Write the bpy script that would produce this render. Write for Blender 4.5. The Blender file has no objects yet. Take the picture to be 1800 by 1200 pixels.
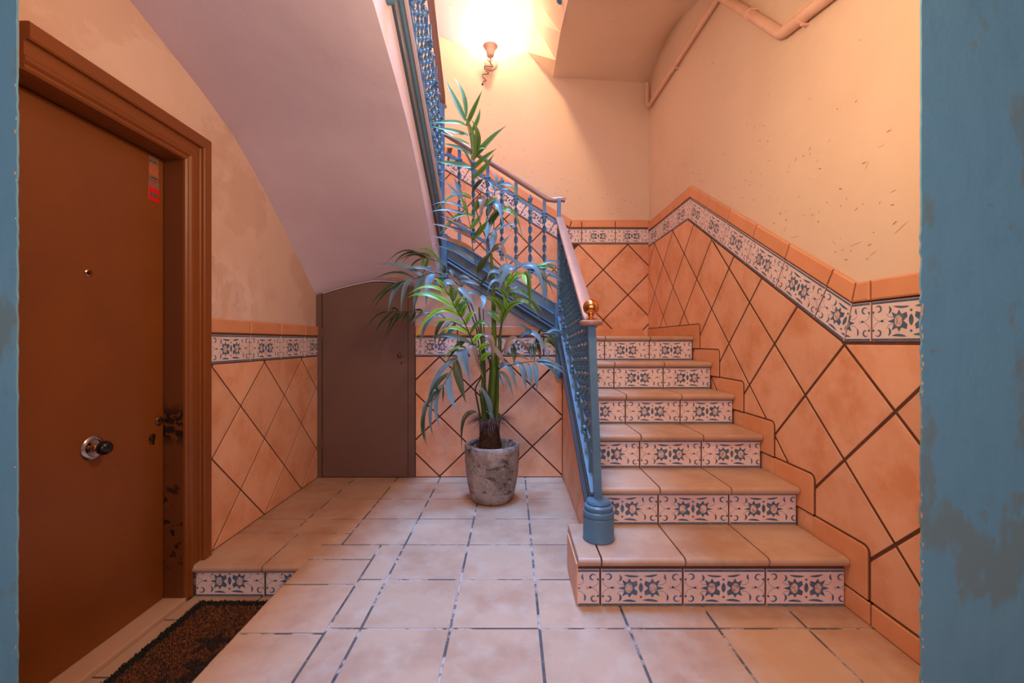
import bpy, bmesh, math, random
from mathutils import Vector, Matrix, noise
random.seed(7)
sc = bpy.context.scene
COL = sc.collection

# ---------------------------------------------------------------- camera, world, lights, exposure
EYE = 1.07          # camera height
FPX = 762.0         # focal length for a 1800 px wide frame
cam_d = bpy.data.cameras.new('camera')
cam_d.sensor_width = 36.0
cam_d.lens = FPX / 1800 * 36
cam_d.clip_start = 0.02
cam = bpy.data.objects.new('camera', cam_d)
COL.objects.link(cam)
cam.location = (0, 0, EYE)
cam.rotation_euler = (math.pi / 2, 0, 0)
sc.camera = cam

world = bpy.data.worlds.new('world')
sc.world = world
world.use_nodes = True
bgn = world.node_tree.nodes['Background']
bgn.inputs['Color'].default_value = (1.0, 0.34, 0.32, 1)
bgn.inputs['Strength'].default_value = 0.57

def area_light(name, loc, rot, sx, sy, power, color):
    l = bpy.data.lights.new(name, 'AREA')
    l.shape = 'RECTANGLE'; l.size = sx; l.size_y = sy
    l.energy = power; l.color = color
    o = bpy.data.objects.new(name, l)
    COL.objects.link(o)
    o.location = loc; o.rotation_euler = rot
    return o

def point_light(name, loc, power, color, radius):
    l = bpy.data.lights.new(name, 'POINT')
    l.energy = power; l.color = color; l.shadow_soft_size = radius
    o = bpy.data.objects.new(name, l)
    COL.objects.link(o); o.location = loc
    return o

area_light('skylight', (0.03, 2.38, 7.6), (0, 0, 0), 0.85, 1.5, 400, (0.11, 0.43, 1.0)).data.spread = math.radians(120)
area_light('hall_daylight', (-0.1, -1.3, 1.7), (math.radians(84), 0, 0), 2.6, 1.6, 25, (0.80, 0.90, 1.0))
point_light('stairwell_lamp', (0.17, 1.28, 2.24), 52, (1.0, 0.69, 0.41), 0.12)
point_light('wall_lamp_light', (-0.203, 4.10, 3.985), 9, (1.0, 0.75, 0.46), 0.04)
point_light('added_upper_fill', (0.0, 3.0, 4.55), 105, (1.0, 0.68, 0.36), 0.10)  # warm fill added out of frame to brighten the far wall

vs = sc.view_settings
vs.view_transform = 'Standard'
vs.look = 'None'
vs.gamma = 1.0
vs.use_curve_mapping = False
vs.exposure = 0.0

# ---------------------------------------------------------------- materials
def srgb(r, g, b):
    f = lambda c: (c / 255 / 12.92) if c / 255 <= 0.04045 else ((c / 255 + 0.055) / 1.055) ** 2.4
    return (f(r), f(g), f(b), 1)

class NT:
    def __init__(self, m):
        self.t = m.node_tree; self.n = self.t.nodes; self.l = self.t.links
    def new(self, kind, **kw):
        nd = self.n.new(kind)
        for k, v in kw.items(): setattr(nd, k, v)
        return nd
    def link(self, a, b): self.l.new(a, b)

def noise_mask(nt, pos, scale, lo, hi, detail=6, rough=0.6, stretch=None):
    tx = nt.new('ShaderNodeTexNoise')
    tx.inputs['Scale'].default_value = scale
    tx.inputs['Detail'].default_value = detail
    tx.inputs['Roughness'].default_value = rough
    if stretch:
        mp = nt.new('ShaderNodeMapping'); mp.inputs['Scale'].default_value = stretch
        nt.link(pos, mp.inputs['Vector']); nt.link(mp.outputs['Vector'], tx.inputs['Vector'])
    else:
        nt.link(pos, tx.inputs['Vector'])
    mr = nt.new('ShaderNodeMapRange')
    mr.inputs['From Min'].default_value = lo; mr.inputs['From Max'].default_value = hi
    nt.link(tx.outputs['Fac'], mr.inputs['Value'])
    return mr.outputs['Result'], tx

def mixc(nt, fac, a, b, mode='MIX'):
    mx = nt.new('ShaderNodeMix', data_type='RGBA', blend_type=mode)
    if isinstance(fac, float): mx.inputs[0].default_value = fac
    else: nt.link(fac, mx.inputs[0])
    for v, s in ((a, mx.inputs[6]), (b, mx.inputs[7])):
        if isinstance(v, tuple): s.default_value = v
        else: nt.link(v, s)
    return mx.outputs[2]

def mat(name, base, rough=0.6, layers=(), bump=(), objvar=0.0, alpha=1.0, metal=0.0, coat=0.0, spec=0.5, sheen=0.0, emit=None, local=False, trans=0.0):
    """layers: (colour, noise scale, lo, hi, amount[, stretch]); bump: (scale, strength, distance)"""
    m = bpy.data.materials.new(name); m.use_nodes = True
    nt = NT(m); p = nt.n['Principled BSDF']
    if local:
        pos = nt.new('ShaderNodeTexCoord').outputs['Object']
    else:
        pos = nt.new('ShaderNodeNewGeometry').outputs['Position']
    col = base
    for ly in layers:
        c, s, lo, hi, amt = ly[:5]
        mk, _ = noise_mask(nt, pos, s, lo, hi, stretch=ly[5] if len(ly) > 5 else None)
        if len(ly) > 6:      # keep this wear inside a patch of the wall: {axis: (from, to, softness)}
            sx = nt.new('ShaderNodeSeparateXYZ'); nt.link(pos, sx.inputs[0])
            for ax, (w0, w1, ws) in ly[6].items():
                for e0, e1 in ((w0-ws, w0+ws), (w1+ws, w1-ws)):
                    mr_ = nt.new('ShaderNodeMapRange')
                    mr_.inputs['From Min'].default_value = e0; mr_.inputs['From Max'].default_value = e1
                    nt.link(sx.outputs[ax], mr_.inputs['Value'])
                    ml = nt.new('ShaderNodeMath', operation='MULTIPLY')
                    nt.link(mk, ml.inputs[0]); nt.link(mr_.outputs['Result'], ml.inputs[1]); mk = ml.outputs[0]
        mu = nt.new('ShaderNodeMath', operation='MULTIPLY'); mu.inputs[1].default_value = amt
        nt.link(mk, mu.inputs[0])
        col = mixc(nt, mu.outputs[0], col, c)
    if objvar:
        oi = nt.new('ShaderNodeObjectInfo')
        hs = nt.new('ShaderNodeHueSaturation')
        mr = nt.new('ShaderNodeMapRange')
        mr.inputs['To Min'].default_value = 1 - objvar; mr.inputs['To Max'].default_value = 1 + objvar
        nt.link(oi.outputs['Random'], mr.inputs['Value'])
        nt.link(mr.outputs['Result'], hs.inputs['Value'])
        if isinstance(col, tuple): hs.inputs['Color'].default_value = col
        else: nt.link(col, hs.inputs['Color'])
        col = hs.outputs['Color']
    if isinstance(col, tuple): p.inputs['Base Color'].default_value = col
    else: nt.link(col, p.inputs['Base Color'])
    p.inputs['Roughness'].default_value = rough
    p.inputs['Metallic'].default_value = metal
    p.inputs['Coat Weight'].default_value = coat
    p.inputs['Coat Roughness'].default_value = 0.25
    p.inputs['Specular IOR Level'].default_value = spec
    p.inputs['Alpha'].default_value = alpha
    if trans: p.inputs['Transmission Weight'].default_value = trans
    if emit:
        p.inputs['Emission Color'].default_value = emit[0]
        p.inputs['Emission Strength'].default_value = emit[1]
    prev = None
    for s, st, dist in bump:
        tx = nt.new('ShaderNodeTexNoise'); tx.inputs['Scale'].default_value = s
        tx.inputs['Detail'].default_value = 5
        nt.link(pos, tx.inputs['Vector'])
        b = nt.new('ShaderNodeBump'); b.inputs['Strength'].default_value = st
        b.inputs['Distance'].default_value = dist
        nt.link(tx.outputs['Fac'], b.inputs['Height'])
        if prev: nt.link(prev, b.inputs['Normal'])
        prev = b.outputs['Normal']
    if prev: nt.link(prev, p.inputs['Normal'])
    return m

M = {}
M['plaster'] = mat('peach_plaster', srgb(228, 201, 175), 0.75,
    [(srgb(218, 188, 159), 1.3, 0.45, 0.7, 0.6), (srgb(199, 162, 132), 9, 0.66, 0.8, 0.35), (srgb(141, 86, 58), 38, 0.74, 0.80, 0.5)],
    [(7, 0.25, 0.02), (60, 0.12, 0.004)])
M['mark'] = mat('scuff_mark', srgb(176, 120, 92), 0.8)
M['plaster_left'] = mat('peeling_plaster', srgb(223, 188, 168), 0.8,
    [(srgb(212, 170, 147), 1.6, 0.45, 0.7, 0.6), (srgb(236, 208, 199), 8, 0.47, 0.49, 0.75, (1, 1.3, 0.8), {'Y': (2.1, 2.62, 0.14), 'Z': (1.15, 1.46, 0.13)}), (srgb(232, 202, 191), 14, 0.62, 0.64, 0.5, None, {'Y': (2.1, 3.0, 0.2), 'Z': (1.2, 2.0, 0.2)}), (srgb(150, 92, 72), 30, 0.70, 0.76, 0.35), (srgb(196, 147, 120), 1.2, 0.54, 0.57, 0.3, (1, 1, 1.5))],
    [(6, 0.35, 0.02), (45, 0.2, 0.005)])
M['plaster_white'] = mat('off_white_plaster', srgb(214, 196, 207), 0.75,
    [(srgb(200, 178, 185), 1.2, 0.4, 0.7, 0.6), (srgb(170, 128, 125), 34, 0.74, 0.80, 0.4)],
    [(5, 0.25, 0.02), (55, 0.12, 0.004)])
M['tile'] = mat('terracotta_wall_tile', srgb(234, 175, 139), 0.52,
    [(srgb(217, 143, 98), 5, 0.42, 0.66, 0.8), (srgb(240, 197, 169), 13, 0.5, 0.75, 0.35), (srgb(157, 100, 73), 70, 0.64, 0.76, 0.25)],
    [(25, 0.12, 0.003), (160, 0.10, 0.001)], objvar=0.07)
M['floor_tile'] = mat('terracotta_floor_tile', srgb(190, 154, 128), 0.42,
    [(srgb(168, 126, 101), 2.6, 0.44, 0.62, 0.75), (srgb(198, 183, 167), 9, 0.5, 0.75, 0.35), (srgb(106, 77, 60), 90, 0.66, 0.76, 0.35)],
    [(14, 0.15, 0.004), (170, 0.15, 0.001)], objvar=0.045)
M['skirt'] = mat('skirting_tile', srgb(223, 154, 111), 0.45,
    [(srgb(209, 129, 82), 6, 0.42, 0.72, 0.5)], [(40, 0.1, 0.002)], objvar=0.04)
M['decor'] = mat('decor_tile_glaze', srgb(238, 214, 208), 0.32,
    [(srgb(218, 176, 156), 9, 0.48, 0.75, 0.5), (srgb(150, 105, 87), 60, 0.70, 0.80, 0.3)], [(60, 0.08, 0.001)], objvar=0.03)
M['motif'] = mat('blue_motif_paint', srgb(74, 102, 132), 0.4,
    [(srgb(120, 140, 158), 60, 0.45, 0.7, 0.7), (srgb(46, 64, 90), 25, 0.5, 0.7, 0.5)])
M['motif_centre'] = mat('flower_centre_paint', srgb(232, 196, 176), 0.4, [(srgb(110, 126, 146), 90, 0.46, 0.62, 0.8)])
M['grout'] = mat('brown_grout', srgb(104, 62, 40), 0.9, [(srgb(70, 44, 34), 12, 0.4, 0.7, 0.7)], [(120, 0.4, 0.003)])
M['floor_grout'] = mat('worn_floor_grout', srgb(84, 78, 78), 0.9,
    [(srgb(188, 168, 156), 7, 0.50, 0.56, 0.9), (srgb(50, 46, 46), 25, 0.55, 0.62, 0.6)], [(120, 0.5, 0.003)])
M['brown_paint'] = mat('brown_door_paint', srgb(131, 69, 17), 0.42,
    [(srgb(111, 57, 17), 2, 0.4, 0.7, 0.6), (srgb(41, 23, 8), 32, 0.74, 0.765, 0.9)], [(90, 0.12, 0.001), (6, 0.1, 0.004)])
M['brown_worn'] = mat('chipped_brown_paint', srgb(104, 55, 22), 0.4,
    [(srgb(24, 15, 12), 34, 0.46, 0.50, 0.95, None, {'Z': (0.60, 0.76, 0.03)}), (srgb(24, 15, 12), 26, 0.56, 0.58, 0.9, None, {'Z': (0.02, 0.45, 0.10)}), (srgb(30, 18, 14), 40, 0.70, 0.71, 0.9)], [(50, 0.3, 0.003)])
M['closet_paint'] = mat('matt_brown_closet_paint', srgb(107, 80, 69), 0.5,
    [(srgb(94, 67, 59), 2, 0.4, 0.7, 0.6), (srgb(163, 147, 140), 45, 0.77, 0.79, 0.7)], [(80, 0.1, 0.001)])
M['dark_gap'] = mat('dark_gap', srgb(22, 14, 10), 0.9)
M['blue_wall'] = mat('patchy_blue_paint', srgb(109, 170, 198), 0.6,
    [(srgb(123, 181, 202), 1.1, 0.45, 0.6, 0.7), (srgb(119, 148, 149), 2.6, 0.505, 0.545, 0.8, (1.6, 1, 0.7)), (srgb(100, 159, 188), 9, 0.5, 0.7, 0.5, (2, 1, 0.5)), (srgb(128, 132, 119), 14, 0.66, 0.72, 0.5)],
    [(9, 0.3, 0.01), (70, 0.25, 0.003)])
M['chip'] = mat('bare_plaster_chip', srgb(226, 188, 162), 0.8, bump=[(80, 0.4, 0.003)])
M['iron'] = mat('blue_iron_paint', srgb(78, 120, 152), 0.40,
    [(srgb(96, 136, 164), 14, 0.5, 0.7, 0.5), (srgb(60, 84, 106), 40, 0.56, 0.7, 0.4), (srgb(150, 150, 150), 16, 0.70, 0.73, 0.6)], [(60, 0.15, 0.002)])
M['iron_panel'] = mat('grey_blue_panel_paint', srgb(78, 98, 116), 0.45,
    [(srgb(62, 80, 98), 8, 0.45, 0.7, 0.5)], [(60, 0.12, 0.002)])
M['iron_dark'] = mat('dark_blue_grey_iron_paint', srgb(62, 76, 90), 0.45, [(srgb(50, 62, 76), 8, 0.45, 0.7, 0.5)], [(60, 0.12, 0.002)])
M['wood_rail'] = mat('worn_brown_handrail', srgb(158, 116, 100), 0.32,
    [(srgb(140, 92, 72), 10, 0.5, 0.75, 0.5)], [(120, 0.06, 0.001)], coat=0.3)
M['brass'] = mat('polished_brass', srgb(226, 160, 96), 0.16, metal=1.0)
M['old_brass'] = mat('tarnished_brass', srgb(120, 84, 54), 0.35, [(srgb(40, 28, 22), 60, 0.5, 0.6, 0.8)], metal=0.8)
M['chrome'] = mat('brushed_chrome', srgb(190, 180, 178), 0.2, metal=1.0)
M['black'] = mat('black_plastic', srgb(18, 15, 14), 0.2)
M['stone'] = mat('pale_sill_stone', srgb(200, 160, 134), 0.5, [(srgb(176, 132, 106), 5, 0.45, 0.7, 0.5)], [(90, 0.1, 0.001)])
M['concrete'] = mat('weathered_grey_concrete', srgb(158, 144, 138), 0.72,
    [(srgb(96, 80, 76), 7, 0.46, 0.60, 0.65), (srgb(40, 32, 30), 13, 0.565, 0.61, 0.75, (1, 1, 2.2)), (srgb(186, 172, 164), 24, 0.55, 0.66, 0.6), (srgb(40, 32, 30), 55, 0.62, 0.66, 0.7)],
    [(14, 0.5, 0.012), (70, 0.3, 0.004)])
M['gravel'] = mat('grey_gravel', srgb(150, 145, 142), 0.8, objvar=0.1)
M['bark'] = mat('fibrous_brown_trunk', srgb(74, 44, 30), 0.85,
    [(srgb(34, 20, 15), 45, 0.42, 0.6, 0.85), (srgb(120, 74, 52), 60, 0.6, 0.75, 0.5)], [(50, 0.8, 0.01)])
M['fibre'] = mat('dry_brown_fibre', srgb(96, 66, 54), 0.9)
M['stem'] = mat('green_cane', srgb(86, 116, 34), 0.42, [(srgb(58, 84, 26), 30, 0.45, 0.7, 0.7, (1, 1, 0.3)), (srgb(120, 150, 60), 60, 0.6, 0.75, 0.4)])
M['rachis'] = mat('dark_green_leaf_stalk', srgb(52, 66, 26), 0.4)
def leaf_mat(name, c, c2):
    m = mat(name, c, 0.42, [(c2, 22, 0.45, 0.7, 0.5)], [(60, 0.08, 0.001)], objvar=0.12, coat=0.0, spec=0.42)
    return m
M['leaf'] = leaf_mat('glossy_green_leaf', srgb(88, 128, 44), srgb(66, 100, 34))
M['leaf_bright'] = leaf_mat('fresh_green_leaf', srgb(118, 170, 40), srgb(96, 146, 36))
M['leaf_dark'] = leaf_mat('dark_green_leaf', srgb(50, 66, 38), srgb(40, 50, 34))
M['leaf_sky_sheen'] = leaf_mat('sky_sheen_leaf', srgb(92, 122, 136), srgb(70, 98, 112))  # blue skylight reflection put into the leaf colour
M['leaf_dry'] = leaf_mat('drying_leaf', srgb(128, 96, 74), srgb(90, 74, 60))
M['midrib'] = mat('leaf_midrib', srgb(38, 62, 20), 0.4)
M['pipe'] = mat('peach_painted_pipe', srgb(232, 188, 160), 0.5, [(srgb(214, 164, 136), 12, 0.45, 0.7, 0.5)])
M['lamp_metal'] = mat('cream_lamp_metal', srgb(214, 178, 158), 0.4)
M['bulb'] = mat('glowing_bulb', srgb(255, 240, 220), 0.4, emit=((1.0, 0.86, 0.70, 1), 30))
M['shade'] = mat('frosted_glass_shade', srgb(255, 246, 236), 0.25, alpha=0.30, emit=((1.0, 0.88, 0.74, 1), 2.2))
M['mat_brown'] = mat('brown_coir', srgb(143, 78, 37), 0.95, [(srgb(91, 49, 25), 60, 0.45, 0.6, 0.7)])
M['mat_black'] = mat('black_coir_border', srgb(42, 38, 32), 0.95, [(srgb(20, 20, 16), 60, 0.45, 0.6, 0.7)])
M['mat_print'] = mat('faded_coir_print', srgb(72, 44, 34), 0.95)
M['red'] = mat('red_sticker_print', srgb(222, 14, 10), 0.35)
M['silver'] = mat('silver_sticker', srgb(150, 112, 98), 0.35, metal=0.3)
M['ink'] = mat('sticker_ink', srgb(36, 26, 24), 0.5)
M['orange'] = mat('orange_sticker_print', srgb(190, 96, 48), 0.5)
M['slate'] = mat('grey_sticker_print', srgb(70, 84, 88), 0.5)

# ---------------------------------------------------------------- object helpers
def link(name, me, m=None, parent=None):
    o = bpy.data.objects.new(name, me); COL.objects.link(o)
    if m is not None:
        for x in (m if isinstance(m, (list, tuple)) else [m]): me.materials.append(x)
    if parent: o.parent = parent
    return o
def obj(name, bm, m=None, parent=None, smooth=False):
    me = bpy.data.meshes.new(name)
    bmesh.ops.recalc_face_normals(bm, faces=bm.faces)
    if smooth:
        for f in bm.faces: f.smooth = True
    bm.to_mesh(me); bm.free()
    o = link(name, me, m, parent)
    if smooth:
        try: me.set_sharp_from_angle(angle=math.radians(42))
        except Exception: pass
    return o
def empty(name, loc=(0, 0, 0)):
    o = bpy.data.objects.new(name, None); COL.objects.link(o)
    o.location = loc; o.empty_display_size = 0.1
    return o
def tag(o, label=None, cat=None, group=None, kind=None):
    if label: o['label'] = label
    if cat: o['category'] = cat
    if group: o['group'] = group
    if kind: o['kind'] = kind
    return o
def under(o, parent):
    """parent o, keeping its world place (parents are never rotated)"""
    o.parent = parent
    o.location = o.location - parent.location
    return o
def box(bm, x0, x1, y0, y1, z0, z1, mi=0):
    vs = [bm.verts.new(p) for p in ((x0,y0,z0),(x1,y0,z0),(x1,y1,z0),(x0,y1,z0),(x0,y0,z1),(x1,y0,z1),(x1,y1,z1),(x0,y1,z1))]
    fs = []
    for a in ((0,3,2,1),(4,5,6,7),(0,1,5,4),(1,2,6,5),(2,3,7,6),(3,0,4,7)):
        f = bm.faces.new([vs[i] for i in a]); f.material_index = mi; fs.append(f)
    return fs
def boxobj(name, b, m, parent=None, bevel=0):
    bm = bmesh.new(); box(bm, *b)
    if bevel: bmesh.ops.bevel(bm, geom=bm.edges[:], offset=bevel, segments=2, profile=0.5, affect='EDGES')
    return obj(name, bm, m, parent)
def prism(bm, pts, off, mi=0):
    """pts: 3D polygon, off: extrusion vector"""
    off = Vector(off)
    a = [bm.verts.new(Vector(p)) for p in pts]; b = [bm.verts.new(Vector(p) + off) for p in pts]
    n = len(pts)
    fs = [bm.faces.new(a[::-1]), bm.faces.new(b)]
    for i in range(n): fs.append(bm.faces.new([a[i], a[(i+1) % n], b[(i+1) % n], b[i]]))
    for f in fs: f.material_index = mi
    return fs
def lathe(bm, prof, c, seg=24, axis='Z', mi=0):
    """prof: (radius, height) pairs, open ends capped"""
    c = Vector(c); rings = []
    for r, h in prof:
        ring = []
        for k in range(seg):
            a = 2 * math.pi * k / seg
            p = {'Z': (r*math.cos(a), r*math.sin(a), h), 'X': (h, r*math.cos(a), r*math.sin(a)), 'Y': (r*math.cos(a), h, r*math.sin(a))}[axis]
            ring.append(bm.verts.new(c + Vector(p)))
        rings.append(ring)
    for i in range(len(rings) - 1):
        for k in range(seg):
            f = bm.faces.new([rings[i][k], rings[i][(k+1) % seg], rings[i+1][(k+1) % seg], rings[i+1][k]]); f.material_index = mi
    for rg in (rings[0], rings[-1]):
        f = bm.faces.new(rg); f.material_index = mi
def tube(bm, pts, radii, seg=8, flat=1.0, mi=0):
    pts = [Vector(p) for p in pts]
    if not isinstance(radii, (list, tuple)): radii = [radii] * len(pts)
    rings = []; up = None
    for i, p in enumerate(pts):
        t = (pts[min(i+1, len(pts)-1)] - pts[max(i-1, 0)]).normalized()
        if up is None:
            up = Vector((0, 0, 1)) if abs(t.z) < 0.9 else Vector((0, 1, 0))
        s = t.cross(up).normalized(); up = s.cross(t).normalized()
        rings.append([bm.verts.new(p + (s*math.cos(2*math.pi*k/seg) + up*math.sin(2*math.pi*k/seg)*flat) * radii[i]) for k in range(seg)])
    for i in range(len(rings) - 1):
        for k in range(seg):
            f = bm.faces.new([rings[i][k], rings[i][(k+1) % seg], rings[i+1][(k+1) % seg], rings[i+1][k]]); f.material_index = mi
    for rg in (rings[0], rings[-1]):
        bm.faces.new(rg).material_index = mi
def P(px, py, d):
    """point at depth d seen at pixel px, py"""
    return Vector(((px - 900) * d / FPX, d, EYE + (600 - py) * d / FPX))
def smooth_path(pts, n):
    """Catmull-Rom through pts"""
    pts = [Vector(p) for p in pts]; out = []
    q = [pts[0] * 2 - pts[1]] + pts + [pts[-1] * 2 - pts[-2]]
    for i in range(1, len(q) - 2):
        for k in range(n):
            t = k / n
            out.append(0.5 * ((2*q[i]) + (q[i+1]-q[i-1])*t + (2*q[i-1]-5*q[i]+4*q[i+1]-q[i+2])*t*t + (-q[i-1]+3*q[i]-3*q[i+1]+q[i+2])*t**3))
    out.append(pts[-1]); return out

# ---------------------------------------------------------------- tiling engine
class Frame:
    """2D wall plane: origin O, axes U, V, outward normal N = U x V"""
    def __init__(self, O, U, V):
        self.O = Vector(O); self.U = Vector(U); self.V = Vector(V); self.N = self.U.cross(self.V)
    def mtx(self, u, v, n=0.0, rot=0.0):
        p = self.O + self.U*u + self.V*v + self.N*n
        m = Matrix.Identity(4)
        c, s = math.cos(rot), math.sin(rot)
        U = self.U*c + self.V*s; V = self.V*c - self.U*s
        for i in range(3):
            m[i][0] = U[i]; m[i][1] = V[i]; m[i][2] = self.N[i]; m[i][3] = p[i]
        return m
F_RIGHT = lambda x: Frame((x, 0, 0), (0, -1, 0), (0, 0, 1))     # faces -X, u = -depth
F_LEFT = lambda x: Frame((x, 0, 0), (0, 1, 0), (0, 0, 1))       # faces +X, u = depth
F_BACK = lambda y: Frame((0, y, 0), (1, 0, 0), (0, 0, 1))       # faces the camera
F_FLOOR = lambda z: Frame((0, 0, z), (1, 0, 0), (0, 1, 0))
def clip(poly, a, b, c):
    """keep a*u + b*v <= c"""
    out = []
    for i in range(len(poly)):
        p, q = poly[i], poly[(i+1) % len(poly)]
        dp, dq = a*p[0]+b*p[1]-c, a*q[0]+b*q[1]-c
        if dp <= 0: out.append(p)
        if (dp < 0 < dq) or (dq < 0 < dp):
            t = dp / (dp - dq); out.append((p[0]+(q[0]-p[0])*t, p[1]+(q[1]-p[1])*t))
    return out
def parea(p): return 0.5 * sum(p[i][0]*p[(i+1) % len(p)][1] - p[(i+1) % len(p)][0]*p[i][1] for i in range(len(p)))
def inset(poly, g):
    n = len(poly); out = []
    for i in range(n):
        p0, p1, p2 = Vector(poly[i-1]), Vector(poly[i]), Vector(poly[(i+1) % n])
        e1 = (p1-p0); e2 = (p2-p1)
        if e1.length < 1e-5 or e2.length < 1e-5: continue
        e1.normalize(); e2.normalize()
        n1 = Vector((-e1.y, e1.x)); n2 = Vector((-e2.y, e2.x))
        k = 1 + n1.dot(n2)
        if k < 0.15: k = 0.15
        q = p1 + (n1+n2) * (g / k); out.append((q.x, q.y))
    return out
CACHE = {}
def tile(frame, poly, m, parent, name='tile', thick=0.008, ch=0.0018, jit=0.0004, gap=0.004, lift=0.0):
    if len(poly) < 3: return None
    if parea(poly) < 0: poly = poly[::-1]
    if gap: poly = inset(poly, gap)
    # drop near duplicate corners
    q = []
    for p in poly:
        if not q or (Vector(p)-Vector(q[-1])).length > 0.002: q.append(p)
    if len(q) > 2 and (Vector(q[0])-Vector(q[-1])).length < 0.002: q.pop()
    poly = q
    if len(poly) < 3 or parea(poly) < 0.0004: return None
    cu = sum(p[0] for p in poly)/len(poly); cv = sum(p[1] for p in poly)/len(poly)
    loc = [(round(p[0]-cu, 4), round(p[1]-cv, 4)) for p in poly]
    key = (name, m.name, thick, tuple(loc))
    if key not in CACHE:
        bm = bmesh.new()
        inn = inset(loc, ch)
        a = [bm.verts.new((p[0], p[1], 0)) for p in loc]
        b = [bm.verts.new((p[0], p[1], thick-ch*0.6)) for p in loc]
        rings = [a, b]
        if len(inn) == len(loc): rings.append([bm.verts.new((p[0], p[1], thick)) for p in inn])
        n = len(loc)
        for r0, r1 in zip(rings, rings[1:]):
            for i in range(n): bm.faces.new([r0[i], r0[(i+1) % n], r1[(i+1) % n], r1[i]])
        bm.faces.new(rings[-1])
        me = bpy.data.meshes.new(name); bm.to_mesh(me); bm.free(); me.materials.append(m)
        CACHE[key] = me
    o = bpy.data.objects.new(name, CACHE[key]); COL.objects.link(o); o.parent = parent
    o.matrix_basis = frame.mtx(cu, cv, lift + random.uniform(-jit, jit))
    return o
def rect(u0, u1, v0, v1): return [(u0, v0), (u1, v0), (u1, v1), (u0, v1)]
def diag(frame, u0, v0, h, irange, jrange, clipper, m, parent, hv=None, **kw):
    """diamond tiles, vertices at (u0 + i*h, v0 + j*hv) for i + j even"""
    hv = hv or h
    for i in irange:
        for j in jrange:
            if (i + j) % 2 == 0: continue
            cu, cv = u0 + i*h, v0 + j*hv
            poly = [(cu-h, cv), (cu, cv-hv), (cu+h, cv), (cu, cv+hv)]
            poly = clipper(poly, cu, cv)
            if poly and len(poly) > 2 and abs(parea(poly)) > 0.001: tile(frame, poly, m, parent, **kw)

# painted border tile: slab with the blue motif as thin flat print
DW, DH = 0.326, 0.147
def motif_shapes():
    """(material index, polygon) in tile coordinates; built from a 845 x 385 drawing"""
    S = DW / 845.0; out = []
    def T(x, y): return ((x - 532.5) * S, -(y - 552.5) * S)
    def add(mi, pts): out.append((mi, [T(*p) for p in pts]))
    add(1, [(112, 363), (953, 363), (953, 388), (112, 388)])
    add(1, [(112, 718), (953, 718), (953, 743), (112, 743)])
    def flower(cx, cy, s):
        spikes = [(-115, 2), (-66, 76), (3, 90), (62, 58)]
        pts = []
        for a0, r in ((180, 122), (158, 56), (132, 116), (112, 66), (90, 104), (68, 66), (46, 108), (22, 92), (0, 44), (-22, 92), (-46, 108), (-68, 66), (-90, 100), (-112, 66), (-132, 116), (-158, 56)):
            pts.append((cx + s*r*math.cos(math.radians(a0)), cy - r*math.sin(math.radians(a0))))
        # as a fan of quads so the outline may be concave
        n = len(pts)
        for i in range(0, n, 2):
            add(1, [(cx, cy), pts[i-1], pts[i], pts[(i+1) % n]])
        add(2, [(cx + s*(-6) + 40*math.cos(k*math.pi/5), cy + 54*math.sin(k*math.pi/5)) for k in range(10)])
    flower(405, 558, 1); flower(645, 558, -1)
    def lens(p, q, w, bow=0.0, mi=1):
        p, q = Vector(p), Vector(q); t = (q-p); L = t.length; t.normalize(); nn = Vector((-t.y, t.x))
        up, dn = [], []
        for k in range(7):
            f = k/6; c = p + t*L*f + nn*bow*math.sin(math.pi*f)
            ww = w*math.sin(math.pi*f)**0.7
            up.append(c + nn*ww*0.5); dn.append(c - nn*ww*0.5)
        for k in range(6):
            add(mi, [tuple(up[k]), tuple(up[k+1]), tuple(dn[k+1]), tuple(dn[k])])
    lens((345, 420), (512, 432), 24, 8); lens((558, 432), (705, 414), 24, 8)
    lens((328, 692), (482, 700), 24, -8); lens((540, 684), (712, 698), 26, -8)
    lens((298, 412), (292, 492), 24, -22); lens((292, 612), (290, 700), 24, -22)
    lens((780, 408), (792, 478), 22, 10); lens((795, 614), (796, 696), 22, -10)
    lens((525, 498), (525, 606), 46, 0)
    for x, y in ((525, 468), (525, 650), (225, 552), (860, 548), (127, 465), (127, 642), (940, 465), (940, 640)):
        add(1, [(x + 14*math.cos(k*math.pi/3), y + 13*math.sin(k*math.pi/3)) for k in range(6)])
    def scroll(cx, cy, sx, sy):
        pr = None
        for k in range(9):
            a = math.radians(-150 + k*34); r = 42 - k*1.5; w = 20*math.sin(math.pi*(k+0.6)/9.4)
            o_ = (cx + sx*r*math.cos(a), cy + sy*r*math.sin(a)); i_ = (cx + sx*(r-w)*math.cos(a), cy + sy*(r-w)*math.sin(a))
            if pr: add(1, [pr[0], o_, i_, pr[1]])
            pr = (o_, i_)
    scroll(188, 440, 1, 1); scroll(184, 664, 1, -1); scroll(884, 445, -1, 1); scroll(896, 664, -1, -1)
    def arc(cx, cy, r, a0, a1, w=4):
        pr = None
        for k in range(8):
            a = math.radians(a0 + (a1-a0)*k/7)
            o_ = (cx + r*math.cos(a), cy + r*math.sin(a)); i_ = (cx + (r-w)*math.cos(a), cy + (r-w)*math.sin(a))
            if pr: add(1, [pr[0], o_, i_, pr[1]])
            pr = (o_, i_)
    arc(210, 462, 92, 60, 175); arc(210, 646, 92, -60, -175); arc(860, 462, 92, 5, 120); arc(860, 646, 92, -5, -120)
    arc(330, 462, 62, 70, 160); arc(330, 646, 62, -70, -160); arc(735, 462, 62, 20, 110); arc(735, 646, 62, -20, -110)
    return out
SHAPES = motif_shapes()
DCACHE = {}
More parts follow.
